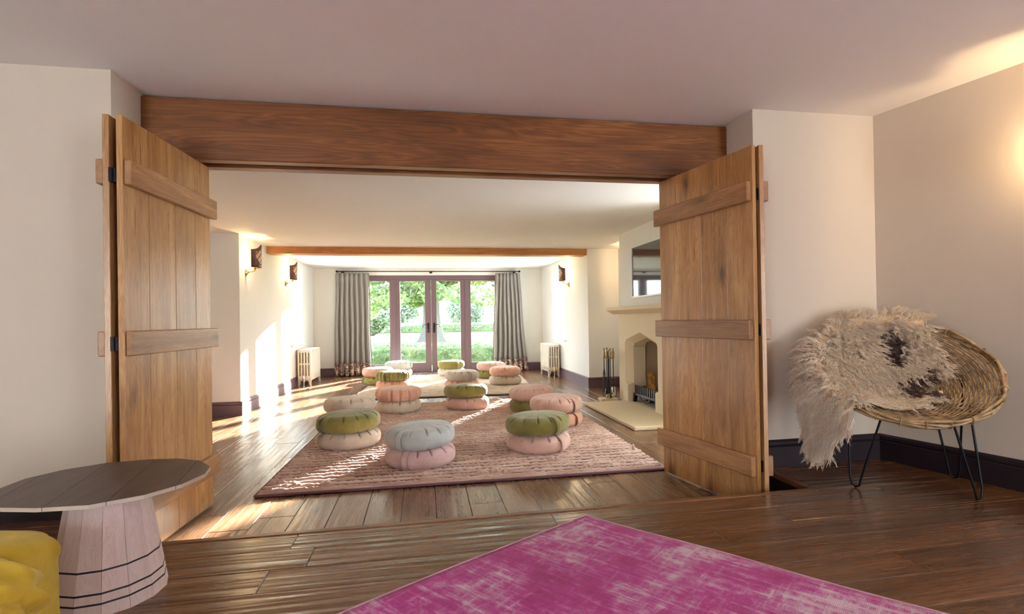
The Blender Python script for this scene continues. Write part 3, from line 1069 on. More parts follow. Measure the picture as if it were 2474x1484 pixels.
# framed picture over the mantel
pic = thing('framed_picture', 'white framed picture with dark reflective glass above the stone mantel', 'picture', (BX, 5.55, 1.38))
pw, pz0, pz1 = .485, 0, .60
MB().box(-.03, -.001, -pw, pw, -.02, 0.0).build('frame_bar', M['white_paint'], pic, bevel=.002)
MB().box(-.03, -.001, -pw, pw, pz1, pz1 + .02).build('frame_bar', M['white_paint'], pic, bevel=.002)
MB().box(-.03, -.001, -pw, -pw + .02, 0, pz1).build('frame_bar', M['white_paint'], pic, bevel=.002)
MB().box(-.03, -.001, pw - .02, pw, 0, pz1).build('frame_bar', M['white_paint'], pic, bevel=.002)
t = NT('dark_print_under_glass')
v = t.coords((1, 1, 1))
t.set(Base_Color=t.ramp(t.noise(v, 3, 4), [(.3, (.015, .025, .035, 1)), (.7, (.05, .06, .075, 1))]), Roughness=.04)
t.p.inputs['IOR'].default_value = 2.2
M['print'] = t.mat
MB().box(-.018, -.002, -pw + .02, pw - .02, 0, pz1).build('glazed_print', M['print'], pic)

# ------------------------------------------------------------------ woven rugs
def smooth_noise(nx, ny, sx, sy, seed):
    """value noise on a grid, cell size sx, sy grid steps"""
    r_ = np.random.default_rng(seed)
    gx_, gy_ = int(nx / sx) + 3, int(ny / sy) + 3
    g = r_.random((gx_, gy_))
    xi = np.arange(nx) / sx
    yi = np.arange(ny) / sy
    x0 = xi.astype(int); y0 = yi.astype(int)
    fx = (xi - x0)[:, None]; fy = (yi - y0)[None, :]
    fx = fx * fx * (3 - 2 * fx); fy = fy * fy * (3 - 2 * fy)
    a = g[np.ix_(x0, y0)]; b = g[np.ix_(x0 + 1, y0)]; c = g[np.ix_(x0, y0 + 1)]; d = g[np.ix_(x0 + 1, y0 + 1)]
    return (a * (1 - fx) + b * fx) * (1 - fy) + (c * (1 - fx) + d * fx) * fy


def ribbed_rug(label, corners, rows_, mats, seed, nx=420, per=9, hb=.014, hr=.013):
    """corners: front-left, front-right, back-right, back-left (plan). Ribs run along the front edge."""
    ny = rows_ * per + 1
    v_ = np.linspace(0, 1, ny)
    u_ = np.linspace(0, 1, nx)
    fl, fr, br, bl = [np.array(c) for c in corners]
    U, V = np.meshgrid(u_, v_, indexing='ij')
    wob = (smooth_noise(nx, ny, 5, per * 1.0, seed) - .5) * .9 + (smooth_noise(nx, ny, 40, per * 2, seed + 1) - .5) * .9
    ph = V * rows_ + wob * .11
    rib = np.abs(np.sin(np.pi * ph)) ** 1.0
    lump = smooth_noise(nx, ny, 2.2, per * .45, seed + 2)
    tuft = np.clip((smooth_noise(nx, ny, 16, per * 1.5, seed + 3) - .68) * 4, 0, 1)
    Z = hb + hr * rib * (.78 + .38 * lump) + tuft * .018 * lump
    edge = np.minimum(np.minimum(U, 1 - U) * nx / 3, np.minimum(V, 1 - V) * ny / 5).clip(0, 1)
    Z = .004 + (Z - .004) * edge
    jx = (lump - .5) * .004
    P = (fl[None, None] * ((1 - U) * (1 - V))[..., None] + fr[None, None] * (U * (1 - V))[..., None] + br[None, None] * (U * V)[..., None] + bl[None, None] * ((1 - U) * V)[..., None])
    X = P[..., 0] + jx
    Y = P[..., 1] + jx + (wob * .0)
    o0 = np.array([fl[0], fl[1]])
    verts = np.stack([X - o0[0], Y - o0[1], Z], -1).reshape(-1, 3)
    idx = np.arange(nx * ny).reshape(nx, ny)
    q = np.stack([idx[:-1, :-1], idx[1:, :-1], idx[1:, 1:], idx[:-1, 1:]], -1).reshape(-1, 4)
    me = bpy.data.meshes.new('woven_rug')
    me.vertices.add(len(verts))
    me.vertices.foreach_set('co', verts.ravel())
    me.loops.add(q.size)
    me.loops.foreach_set('vertex_index', q.ravel())
    me.polygons.add(len(q))
    me.polygons.foreach_set('loop_start', np.arange(0, q.size, 4))
    me.polygons.foreach_set('loop_total', np.full(len(q), 4))
    me.update(calc_edges=True)
    me.polygons.foreach_set('use_smooth', np.ones(len(q), bool))
    at = me.attributes.new('pile', 'FLOAT', 'POINT')
    at.data.foreach_set('value', np.clip(rib * (.75 + .5 * lump) + tuft, 0, 1).ravel().astype(np.float32))
    me.materials.append(mats[0])
    o = bpy.data.objects.new('woven_rug', me)
    COL.objects.link(o)
    o.location = (o0[0], o0[1], .001)
    tag(o, label, 'rug', 'ribbed rugs in the far room')
    # thin bound border
    c4 = [fl, fr, br, bl]
    for i in range(4):
        a, b = c4[i] - o0, c4[(i + 1) % 4] - o0
        MB().tube([(a[0], a[1], .011), (b[0], b[1], .011)], .010, 8).build('binding', mats[1], o, smooth=60)
    return o


def rug_mat(name, stops, groove_shade, fleck=None, ax=(2.0, 26, 1)):
    t = NT(name)
    v = t.coords(ax)
    a = t.noise(v, 1.2, 5, .65, .8)
    v2 = t.coords((1, 1, 1))
    b = t.noise(v2, 3.0, 4, .6)
    c = t.noise(v2, 160, 2)
    f = t.math('ADD', t.math('MULTIPLY', a, .65), t.math('MULTIPLY', b, .35))
    col = t.ramp(f, stops)
    if fleck:
        d = t.noise(t.coords((5, 34, 1)), 1.0, 3, .6, .5)
        col = t.mix(t.ramp(d, [(.60, (0, 0, 0)), (.68, (1, 1, 1))]), col, fleck)
    col = t.mix(t.math('MULTIPLY', c, .5), col, tuple(x * .45 for x in stops[0][1][:3]) + (1,))
    at = t.n('ShaderNodeAttribute', attribute_name='pile')
    col = t.mix(t.ramp(at.outputs['Fac'], [(.36, (0, 0, 0)), (.70, (1, 1, 1))]), groove_shade, col)  # shade between the ribs painted in as a darker groove colour
    t.set(Base_Color=col, Roughness=.95)
    t.p.inputs['Sheen Weight'].default_value = .3
    t.p.inputs['Specular IOR Level'].default_value = .1
    t.bump(c, .6, .006)
    return t.mat


M['rug_a'] = rug_mat('dusty_pink_wool', [(.30, srgb(174, 136, 122)), (.46, srgb(206, 168, 150)), (.60, srgb(238, 210, 192)), (.75, srgb(208, 172, 160))], srgb(76, 48, 42))
M['rug_b'] = rug_mat('faded_cream_wool', [(.28, srgb(168, 150, 136)), (.45, srgb(222, 206, 184)), (.60, srgb(232, 216, 194)), (.72, srgb(206, 166, 130))], srgb(120, 100, 88), srgb(206, 128, 74))
M['rug_edge'] = plain('mauve_binding', srgb(120, 84, 92), .9, 0, .4, 300)
M['rug_edge2'] = plain('grey_binding', srgb(120, 110, 108), .9, 0, .4, 300)
ribbed_rug('dusty pink ribbed rug nearest the step', [(-1.075, 3.50), (1.735, 3.475), (1.80, 6.86), (-1.00, 6.90)], 44, (M['rug_a'], M['rug_edge']), 11, per=11, hr=.024)
ribbed_rug('pale cream and orange ribbed rug by the French doors', [(-1.03, 7.52), (1.70, 7.42), (1.90, 10.35), (-.86, 10.45)], 38, (M['rug_b'], M['rug_edge2']), 23, nx=300, per=8, hr=.016)

# overdyed rug in the near room
t = NT('overdyed_magenta_wool')
v = t.coords((1, 1, 1))
big = t.noise(v, 2.6, 5, .65, .4)
sx_ = t.noise(t.coords((3.2, 46, 1)), 1.0, 4, .7, .2)
sy_ = t.noise(t.coords((46, 3.2, 1)), 1.0, 4, .7, .2)
fine = t.noise(v, 260, 2)
wear = t.math('ADD', t.math('MULTIPLY', big, .75), t.math('MULTIPLY', t.math('MAXIMUM', sx_, t.math('MULTIPLY', sy_, .93)), .62))
mot = t.noise(v, 16, 5, .7, .3)
wear = t.math('ADD', t.math('ADD', wear, t.math('MULTIPLY', fine, .12)), t.math('MULTIPLY', t.math('SUBTRACT', mot, .55), .40))
colr = t.ramp(wear, [(.42, srgb(112, 8, 62)), (.58, srgb(170, 26, 122)), (.71, srgb(196, 50, 154)), (.79, srgb(208, 122, 184)), (.89, srgb(232, 208, 226))])
hsv = t.noise(t.coords((1, 1, 1)), 1.1, 3)
colr = t.mix(t.ramp(hsv, [(.4, (0, 0, 0)), (.65, (.45, .45, .45))]), colr, t.mix(.6, colr, srgb(150, 40, 84)))
t.set(Base_Color=colr, Roughness=.95)
t.p.inputs['Sheen Weight'].default_value = .25
t.p.inputs['Specular IOR Level'].default_value = .1
wk = t.n('ShaderNodeTexWave')
wk.inputs['Scale'].default_value = 60
t.l(t.coords((1, 1, 1)), wk.inputs['Vector'])
n1 = t.bump(t.math('ADD', fine, t.math('MULTIPLY', wk.outputs['Fac'], .5)), .5, .003)
t.bump(t.noise(v, 7, 3), .3, .01, n1)
M['overdyed'] = t.mat
A = Vector((.765, 2.428, ZS))
ang = math.atan2(-.654, -1.054)
def prug(u, w):
    # u along the left-going edge, w along the right-going edge
    du, dw = Vector((-.850, -.527, 0)), Vector((.640, -.768, 0))
    wv_ = .008 * math.sin(9 * w + 1) * (1 - u) + .010 * math.sin(7 * u + 2) * (1 - w)
    p = A + du * (u * 2.3 + .006 * math.sin(23 * w)) + dw * (w * 3.1 + wv_)
    rot = Matrix.Rotation(-math.atan2(-.768, .640), 4, 'Z')
    return rot @ (p - A) + Vector((0, 0, .010 + .002 * math.sin(11 * u) * math.sin(13 * w)))
mb = MB().grid(prug, 60, 80, flip=True)
pr = mb.build('overdyed_rug', M['overdyed'], smooth=60, loc=(A.x, A.y, ZS), rotz=math.atan2(-.768, .640))
so = pr.modifiers.new('thickness', 'SOLIDIFY'); so.thickness = .008; so.offset = -1
tag(pr, 'worn magenta overdyed rug lying in the foreground', 'rug')
M['fringe'] = plain('pale_rug_selvedge', srgb(206, 150, 178), .9, 0, .5, 300)
for e in (0, 1):
    pts = [prug(0, q) if e else prug(q, 0) for q in np.linspace(0, 1, 80)]
    MB().tube([(p[0], p[1], .007) for p in pts], .0055, 6).build('selvedge', M['fringe'], pr, smooth=60)

# ------------------------------------------------------------------ floor cushions
CUS_R = .268
def cushion_mesh(name, seed, h, R_=CUS_R, full=False):
    rc = random.Random(seed)
    npl = 14
    nth, nph = 288, 30
    ph0 = rc.uniform(0, 6.28)
    pls = [(ph0 + 2 * math.pi * k / npl + rc.uniform(-.07, .07), rc.uniform(.6, 1.2)) for k in range(npl)]
    lob = [(rc.uniform(.004, .011), rc.randint(2, 5), rc.uniform(0, 6.28)) for _ in range(3)]
    mb = MB()
    prof = []
    rin = R_ * .62
    for j in range(nph):
        f_ = j / (nph - 1)
        a = -math.pi / 2 + math.pi * f_
        c_, s_ = math.cos(a), math.sin(a)
        r_ = rin + (R_ - rin) * (abs(c_) ** .72)
        z_ = h / 2 + h / 2 * math.copysign(abs(s_) ** .80, s_)
        prof.append((r_, z_, s_))
    rings = [(0.02, 0.004, -1)] + [(rin * .6, .001, -1)] + prof + [(rin * q, h + .012 * (1 - q * q), 1.2) for q in (.82, .6, .35, .1)]
    vs_ = []
    for (r_, z_, s_) in rings:
        for k in range(nth):
            th = 2 * math.pi * k / nth
            rr = r_ * (1 + sum(a_ * math.cos(n_ * th + p_) for a_, n_, p_ in lob) * (r_ / R_))
            zz = z_
            for (pa, pw_) in pls:
                d = math.atan2(math.sin(th - pa), math.cos(th - pa))
                if full:
                    w_ = math.exp(-(d / .045) ** 2) * (1 if -1 < s_ <= 1 else 0) * math.cos(s_ * 1.2)
                    rr -= .026 * pw_ * w_
                    rr += .006 * math.exp(-((abs(d) - .12) / .08) ** 2) * (1 if -1 < s_ <= 1 else 0)
                else:
                    w_ = math.exp(-(d / .020) ** 2) * math.exp(-((s_ - .74) / .24) ** 2)
                    rr -= .030 * pw_ * w_
                    zz -= .016 * pw_ * w_
                    w2 = math.exp(-(d / .022) ** 2) * math.exp(-((s_ + .80) / .18) ** 2)
                    rr -= .022 * pw_ * w2
            if s_ >= 1:
                zz += .006 * math.sin(2 * th + ph0) * (r_ / R_)
            vs_.append((rr * math.cos(th), rr * math.sin(th), zz))
    fs = []
    for j in range(len(rings) - 1):
        for k in range(nth):
            k2 = (k + 1) % nth
            fs.append((j * nth + k, j * nth + k2, (j + 1) * nth + k2, (j + 1) * nth + k))
    fs.append(tuple(range(nth))[::-1])
    fs.append(tuple(range((len(rings) - 1) * nth, len(rings) * nth)))
    mb.add(vs_, fs)
    o = mb.build(name, M['wall'], smooth=180, fix=False)
    me = o.data
    bpy.data.objects.remove(o)
    me.materials.clear()
    me.materials.append(None)
    return me


def strap_mesh(h, R_=CUS_R):
    mb = MB()
    nw, nl = 5, 15
    vs_, fs = [], []
    rin = R_ * .62
    for j in range(nl):
        f_ = j / (nl - 1)
        a = -1.05 + 2.25 * f_
        c_, s_ = math.cos(a), math.sin(a)
        r_ = rin + (R_ - rin) * (abs(c_) ** .72) + .005 + .017 * math.sin(math.pi * f_)
        z_ = h / 2 + (h / 2 + .003) * math.copysign(abs(s_) ** .80, s_)
        for k in range(nw):
            y_ = (k / (nw - 1) - .5) * .046
            vs_.append((r_ - .002 * (2 * k / (nw - 1) - 1) ** 2, y_, z_))
    for j in range(nl - 1):
        for k in range(nw - 1):
            fs.append((j * nw + k, j * nw + k + 1, (j + 1) * nw + k + 1, (j + 1) * nw + k))
    mb.add(vs_, fs)
    o = mb.build('strap', M['wall'], smooth=180)
    me = o.data
    bpy.data.objects.remove(o)
    me.materials.clear()
    me.materials.append(None)
    return me


FAB = {
    'green': fabric('olive_green_linen', srgb(138, 130, 72), srgb(108, 102, 50)),
    'cream': fabric('cream_linen', srgb(222, 206, 188), srgb(194, 178, 160)),
    'pink': fabric('dusty_pink_linen', srgb(220, 182, 168), srgb(194, 154, 140)),
    'peach': fabric('peach_pink_linen', srgb(226, 180, 158), srgb(202, 152, 130)),
    'lilac': fabric('lilac_pink_linen', srgb(218, 184, 178), srgb(194, 158, 154)),
    'blue': fabric('pale_blue_grey_linen', srgb(196, 198, 194), srgb(172, 174, 172)),
    'grey': fabric('pale_grey_linen', srgb(208, 198, 186), srgb(184, 174, 162)),
}
HB, HT = .148, .152
bot_meshes = [cushion_mesh('floor_cushion', 40 + i, HB) for i in range(3)]
top_meshes = [cushion_mesh('floor_cushion', 60 + i, HT) for i in range(4)]
full_meshes = [cushion_mesh('floor_cushion', 80 + i, HT, full=True) for i in range(2)]
strap_b, strap_t = strap_mesh(HB), strap_mesh(HT)
CW = {'green': 'olive green', 'cream': 'cream', 'pink': 'dusty pink', 'peach': 'peach pink', 'lilac': 'lilac pink', 'blue': 'pale blue-grey', 'grey': 'pale grey'}


def put_cushion(x, y, z, me, col, strap, smesh, tilt, label, rz):
    o = bpy.data.objects.new('floor_cushion', me)
    COL.objects.link(o)
    o.material_slots[0].link = 'OBJECT'
    o.material_slots[0].material = FAB[col]
    o.location = (x, y, z)
    o.rotation_euler = (R(tilt[0]), R(tilt[1]), rz)
    tag(o, label, 'cushion', 'round floor cushions stacked in pairs')
    if strap is not None:
        toc = math.atan2(-y, -x)
        s = bpy.data.objects.new('carrying_strap', smesh)
        COL.objects.link(s)
        s.parent = o
        s.rotation_euler = (0, 0, toc + math.asin(max(-1, min(1, strap))) - rz)
        s.material_slots[0].link = 'OBJECT'
        s.material_slots[0].material = FAB[col]
        md = s.modifiers.new('thickness', 'SOLIDIFY')
        md.thickness = .004
    return o


# x, y, bottom colour, top colour, strap(bottom), strap(top), offset of top, tilt of top, ruched top, where
stacks = [
    (-.654, 4.694, 'cream', 'green', -.96, -.90, (0, 0), (0, -2), 0, 'at the front left of pink rug'),
    (-.032, 3.988, 'lilac', 'blue', -.42, -.55, (-.0, 0), (-2, -1), 0, 'nearest the step, alone at the front'),
    (.938, 4.188, 'pink', 'green', .72, .60, (.0, 0), (-2, 2), 0, 'at the front right of pink rug'),
    (1.339, 5.109, 'peach', 'pink', .80, .72, (0, 0), (-1, 1), 0, 'nearest the hearth'),
    (1.26, 5.927, 'green', 'pink', None, None, (0, 0), (0, 2), 0, 'behind the one nearest the hearth'),
    (-.774, 5.621, 'cream', 'cream', None, None, (0, 0), (0, -2), 0, 'half hidden behind the front left one'),
    (-.306, 6.311, 'cream', 'peach', None, None, (0, 0), (0, 0), 1, 'at the back left of pink rug'),
    (-.488, 8.436, 'peach', 'green', -.2, -.55, (.0, 0), (0, 1), 1, 'in front of the far left one'),
    (-.782, 9.122, 'green', 'pink', -.95, None, (0, 0), (0, 0), 0, 'at left edge of the pale rug'),
    (-.488, 10.363, 'grey', 'blue', None, .9, (0, 0), (0, 0), 0, 'far left by the French doors'),
    (.54, 10.175, 'cream', 'green', None, .45, (0, 0), (0, 0), 0, 'centred before the French doors'),
    (.594, 8.115, 'peach', 'grey', .6, .62, (0, 0), (0, 0), 0, 'in the middle of the pale rug'),
    (.531, 6.331, 'pink', 'green', None, None, (-.02, 0), (1, -2.5), 0, 'at the back centre of pink rug'),
    (1.248, 9.524, 'green', 'pink', None, None, (0, 0), (0, 0), 0, 'below the right curtain'),
    (1.357, 8.534, 'cream', 'peach', .95, None, (0, 0), (0, 0), 0, 'at right edge of the pale rug'),
]
for i, (x, y, cb, ct, sb, st_, off, tilt, full, where) in enumerate(stacks):
    put_cushion(x, y, .027, bot_meshes[i % 3], cb, sb, strap_b, (0, 0), '%s cushion beneath %s, stack %s' % (CW[cb], CW[ct], where), i * 1.3)
    mt = full_meshes[i % 2] if full else top_meshes[i % 4]
    put_cushion(x + off[0], y + off[1], .027 + HB - .006, mt, ct, st_, strap_t, tilt, '%s cushion on top of %s, stack %s' % (CW[ct], CW[cb], where), i * .9)

# ------------------------------------------------------------------ polygonal side table
TZ = .555
tc = Vector((-1.144, 2.10))
tb = thing('side_table', 'polygonal side table with dark top and pale faceted wooden base', 'table', (tc.x, tc.y, ZS))
ring_px = [(-101, .281), (-71, .299), (-44, .310), (-22, .318), (0, .325), (18, .322), (43, .306), (65, .291), (90, .280), (120, .299), (145, .320), (165, .336), (190, .335), (213, .315), (236, .298)]
poly = [(r_ * math.cos(R(a)), r_ * math.sin(R(a))) for a, r_ in ring_px]
M['table_top'] = wood('dark_stained_table_top', [(.25, srgb(64, 50, 46)), (.5, srgb(84, 68, 62)), (.75, srgb(106, 90, 82))], 'y', rough=.42, knots=0, var=.10)
M['table_edge'] = plain('pale_table_edge', srgb(196, 184, 172), .6)
TH = .013
# boards of the top: strips across the polygon along the seam direction
sd = Vector((-.105, .521)).normalized()
sn = Vector((sd.y, -sd.x))
me0 = bpy.data.meshes.new('tmp')
seam_off = sorted([(Vector(p) - tc).dot(sn) for p in ((-1.387, 1.958), (-1.181, 1.829), (-1.013, 1.859))])
cuts = [-9] + seam_off + [seam_off[-1] + .17, 9]
for i in range(len(cuts) - 1):
    bm = bmesh.new()
    vs_ = [bm.verts.new((a, b, 0)) for a, b in poly]
    bm.faces.new(vs_)
    for c_, cl in ((cuts[i] + .0008, True), (cuts[i + 1] - .0008, False)):
        geom = bm.verts[:] + bm.edges[:] + bm.faces[:]
        bmesh.ops.bisect_plane(bm, geom=geom, plane_co=(sn.x * c_, sn.y * c_, 0), plane_no=(sn.x, sn.y, 0), clear_inner=cl, clear_outer=not cl)
    if not bm.faces:
        bm.free()
        continue
    pl = [(v_.co.x, v_.co.y) for v_ in bm.faces[:][0].verts]
    bm.free()
    mb = MB().prism(pl, TZ - ZS - TH, TZ - ZS)
    npl = len(pl)
    for k in range(len(mb.f)):
        if k < 2:
            mb.m[k] = 0 if k == 1 else 1
        else:
            a_, b_ = Vector(pl[k - 2]), Vector(pl[(k - 1) % npl])
            on_seam = any(abs(a_.dot(sn) - c_) < .003 and abs(b_.dot(sn) - c_) < .003 for c_ in cuts)
            mb.m[k] = 0 if on_seam else 1
    mb.build('top_board', [M['table_top'], M['table_edge']], tb)
bpy.data.meshes.remove(me0)
NS = 14
M['ash'] = wood('pink_washed_ash', [(.25, srgb(214, 186, 184)), (.5, srgb(236, 214, 212)), (.75, srgb(246, 232, 230))], 'z', rough=.6, knots=0, var=.07, grain=1.1)
r0, r1, hb_ = .180, .117, TZ - ZS - TH
off_a = R(8)
for k in range(NS):
    a0, a1 = off_a + 2 * math.pi * k / NS, off_a + 2 * math.pi * (k + 1) / NS
    e = .0025
    def pt(a, r_, z_):
        return (r_ * math.cos(a), r_ * math.sin(a), z_)
    g = .0035
    vs_ = [pt(a0 + g, r0, 0), pt(a1 - g, r0, 0), pt(a1 - g, r1, hb_), pt(a0 + g, r1, hb_), pt(a0 + g, r0 - .02, 0), pt(a1 - g, r0 - .02, 0), pt(a1 - g, r1 - .02, hb_), pt(a0 + g, r1 - .02, hb_)]
    mb = MB().add(vs_, [(0, 1, 2, 3), (7, 6, 5, 4), (0, 3, 7, 4), (1, 5, 6, 2), (0, 4, 5, 1), (3, 2, 6, 7)])
    mb.build('stave', M['ash'], tb)
M['ink'] = plain('ink_stripe', srgb(40, 36, 52), .6)
for f_, w_ in ((.365, .006), (.185, .006), (.105, .006)):
    z0_ = hb_ * f_
    def rr(z_):
        return r0 + (r1 - r0) * z_ / hb_ + .0006
    vs_, fs = [], []
    for zz in (z0_ - w_ / 2, z0_ + w_ / 2):
        vs_ += [(rr(zz) * math.cos(off_a + 2 * math.pi * k / NS), rr(zz) * math.sin(off_a + 2 * math.pi * k / NS), zz) for k in range(NS)]
        vs_ += [((rr(zz) - .004) * math.cos(off_a + 2 * math.pi * k / NS), (rr(zz) - .004) * math.sin(off_a + 2 * math.pi * k / NS), zz) for k in range(NS)]
    for k in range(NS):
        k2 = (k + 1) % NS
        fs += [(k, k2, 2 * NS + k2, 2 * NS + k), (NS + k, 3 * NS + k, 3 * NS + k2, NS + k2), (2 * NS + k, 2 * NS + k2, 3 * NS + k2, 3 * NS + k), (k, NS + k, NS + k2, k2)]
    MB().add(vs_, fs).build('stripe', M['ink'], tb)

# ------------------------------------------------------------------ yellow slouch sofa (its corner shows at the lower left)
t = NT('yellow_suede')
v = t.coords()
t.set(Base_Color=t.ramp(t.noise(v, 7, 4), [(.3, srgb(196, 164, 36)), (.7, srgb(226, 198, 66))]), Roughness=.8)
t.p.inputs['Sheen Weight'].default_value = .5
t.p.inputs['Sheen Tint'].default_value = (1, .95, .6, 1)
n1 = t.bump(t.noise(v, 9, 4, .6, .8), .4, .02)
t.bump(t.noise(v, 300, 2), .1, .002, n1)
M['suede'] = t.mat
M['stitch'] = plain('yellow_stitch', srgb(128, 98, 20), .9)
sofa = thing('slouch_sofa', 'mustard yellow suede slouch sofa, only its corner in the lower left', 'sofa', (-1.42, 1.42, ZS))


def pillow(w, d, h, seed, fold=0.0, p=.42):
    """soft rectangular cushion; corners stay peaked"""
    rc = random.Random(seed)
    fr_ = [(rc.uniform(3, 9), rc.uniform(3, 9), rc.uniform(0, 6)) for _ in range(5)]
    def f_(sign):
        def fn(u, v_):
            x_, y_ = 2 * u - 1, 2 * v_ - 1
            thick = max(0.0, (1 - x_ ** 4) * (1 - y_ ** 4)) ** p
            wr = sum(math.sin(a * x_ + b * y_ + c) for a, b, c in fr_) * .012 * thick
            if fold:
                wr -= fold * math.exp(-((y_ - .25 * x_ * x_ + .05) / .10) ** 2) * thick * 1.2
                wr -= fold * .8 * math.exp(-((y_ + .55 - .2 * x_) / .09) ** 2) * thick
            pinch = 1 - .05 * (1 - abs(x_)) * 0 - .06 * (y_ * y_) * (1 - x_ * x_) * 0
            return (x_ * w / 2 * (1 - .05 * (1 - y_ * y_) * abs(x_) ** 6), y_ * d / 2 * (1 - .05 * (1 - x_ * x_) * abs(y_) ** 6), sign * h / 2 * thick + (wr if sign > 0 else 0))
        return fn
    mb = MB()
    mb.grid(f_(1), 40, 40)
    mb.grid(f_(-1), 40, 40, flip=True)
    return mb


def soft_block(cx_, cy_, cz_, ax_, ay_, az_, e1=.55, e2=.55, seed=1, wr=.008):
    rc = random.Random(seed)
    fr_ = [(rc.uniform(5, 16), rc.uniform(5, 16), rc.uniform(5, 16), rc.uniform(0, 6)) for _ in range(5)]
    def sp(x_, e):
        return math.copysign(abs(x_) ** e, x_)
    def fn(u, v_):
        th = 2 * math.pi * u
        ph = -math.pi / 2 + math.pi * (.002 + .996 * v_)
        x_ = sp(math.cos(ph), e1) * sp(math.cos(th), e2)
        y_ = sp(math.cos(ph), e1) * sp(math.sin(th), e2)
        z_ = sp(math.sin(ph), e1)
        w_ = 1 + sum(math.sin(a * x_ + b * y_ + c * z_ + d) for a, b, c, d in fr_) * wr
        return (cx_ + ax_ * x_ * w_, cy_ + ay_ * y_ * w_, cz_ + az_ * z_ * w_)
    return MB().grid(fn, 110, 70, closeu=True)


def lp(x_, y_, z_):
    return (x_ + 1.42, y_ - 1.42, z_ - ZS)
o = soft_block(*lp(-1.66, 1.74, .318), .535, .095, .182, .22, .22, 4, .006).build('backrest', M['suede'], sofa, smooth=180)
o = soft_block(*lp(-1.555, 1.47, .415), .568, .17, .160, .80, .62, 5, .020).build('seat_fold', M['suede'], sofa, smooth=180)
o2 = soft_block(*lp(-1.50, 1.40, .285), .556, .24, .145, .66, .55, 9, .018).build('seat_fold', M['suede'], sofa, smooth=180)
from mathutils.bvhtree import BVHTree
bvh = BVHTree.FromPolygons([v_.co.copy() for v_ in o.data.vertices], [tuple(p_.vertices) for p_ in o.data.polygons])
for xx in (-1.10, -1.084):
    pts = []
    for yy in np.linspace(1.62, 1.315, 24):
        q_ = lp(xx, yy, 1.2)
        hit = bvh.ray_cast(Vector(q_), Vector((0, 0, -1)))
        if hit[0] is not None:
            pts.append(hit[0] + Vector((0, 0, .0003)))
    if len(pts) > 3:
        MB().tube(pts, .0011, 5).build('stitch_line', M['stitch'], o, smooth=60)

# ------------------------------------------------------------------ wicker chair on hairpin legs
CC = Vector((2.648, 2.439, .811))
caz, cti, CR = -2.141, .643, .418
cu = Vector((-math.sin(caz), math.cos(caz), 0))
cd_ = Vector((math.cos(caz), math.sin(caz), 0))
cw = -cd_ * math.cos(cti) + Vector((0, 0, 1)) * math.sin(cti)
cn = cd_ * math.sin(cti) + Vector((0, 0, 1)) * math.cos(cti)
DEP = .19
chair = thing('wicker_chair', 'round wicker basket chair on thin black hairpin legs', 'chair', (2.65, 2.40, ZS))
CO = Vector((2.65, 2.40, ZS))


def bowl(p, q, off=0.0):
    rho = math.hypot(p, q)
    if rho <= 1:
        nrm = (cn + (cu * p + cw * q) * (-2 * DEP / CR)).normalized()
        return CC + (cu * p + cw * q) * CR - cn * DEP * (1 - rho * rho) + nrm * off, nrm
    e = rho - 1
    dr = (cu * p + cw * q) / rho
    out = Vector((dr.x, dr.y, 0))
    ol = out.length
    outn = out / ol if ol > 1e-6 else Vector((0, 0, 1))
    k = min(1.0, e / .12)
    k = k * k * (3 - 2 * k)
    base = CC + dr * CR * (1 + min(e, .09) * .8)
    P_ = base - Vector((0, 0, 1)) * max(0, e - .05) * CR
    nrm = (cn * (1 - k) + outn * k + Vector((0, 0, .15)) * k).normalized()
    return P_ + nrm * off, nrm


t = NT('willow_cane')
v = t.coords((1, 1, 1))
t.set(Base_Color=t.ramp(t.noise(v, 16, 3), [(.3, srgb(112, 88, 60)), (.5, srgb(164, 136, 98)), (.72, srgb(204, 180, 140))]), Roughness=.5)
M['cane'] = t.mat
NST = 40
mb = MB()
nr = 40
for i in range(nr):
    rho = .10 + .86 * i / (nr - 1)
    seg = int(max(40, 200 * rho))
    pts = []
    jit = random.Random(i).uniform(-.3, .3)
    for k in range(seg):
        a = 2 * math.pi * k / seg
        wv_ = math.sin(NST * a / 2 + math.pi * (i % 2) + jit)
        P_, n_ = bowl(rho * math.cos(a) * (1 + .006 * math.sin(3 * a + i)), rho * math.sin(a), .006 + .0058 * wv_)
        pts.append(P_ - CO)
    mb.tube(pts, .0045, 5, closed=True)
wv_o = mb.build('weave', M['cane'], chair, smooth=180, fix=False)
wv_o['kind'] = 'stuff'
mb = MB()
for k in range(NST):
    a = 2 * math.pi * k / NST
    pts = [bowl(r_ * math.cos(a), r_ * math.sin(a), .006)[0] - CO for r_ in np.linspace(.04, 1.0, 12)]
    mb.tube(pts, .0035, 5)
st_o = mb.build('stakes', M['cane'], chair, smooth=180, fix=False)
st_o['kind'] = 'stuff'
for j, (rr_, off, ph) in enumerate(((1.0, .014, 0), (1.02, .002, 1.5), (1.015, -.012, 3.0), (.99, -.022, 4.4))):
    pts = []
    for k in range(150):
        a = 2 * math.pi * k / 150
        q = rr_ + .012 * math.sin(9 * a + ph)
        pts.append(CC + (cu * math.cos(a) + cw * math.sin(a)) * CR * q + cn * (off + .005 * math.cos(9 * a + ph)) - CO)
    MB().tube(pts, .0075, 6, closed=True).build('rim_cane', M['cane'], chair, smooth=180)
for k in range(26):
    a = 2 * math.pi * (k + .5) / 26
    c = CC + (cu * math.cos(a) + cw * math.sin(a)) * CR * 1.005 - CO
    dr = cu * math.cos(a) + cw * math.sin(a)
    ring = [c + dr * .015 * math.cos(q) + cn * (.024 * math.sin(q) - .004) for q in np.linspace(0, 2 * math.pi, 12, endpoint=False)]
    MB().tube(ring, .0032, 5, closed=True).build('rim_binding', M['cane'], chair, smooth=180)
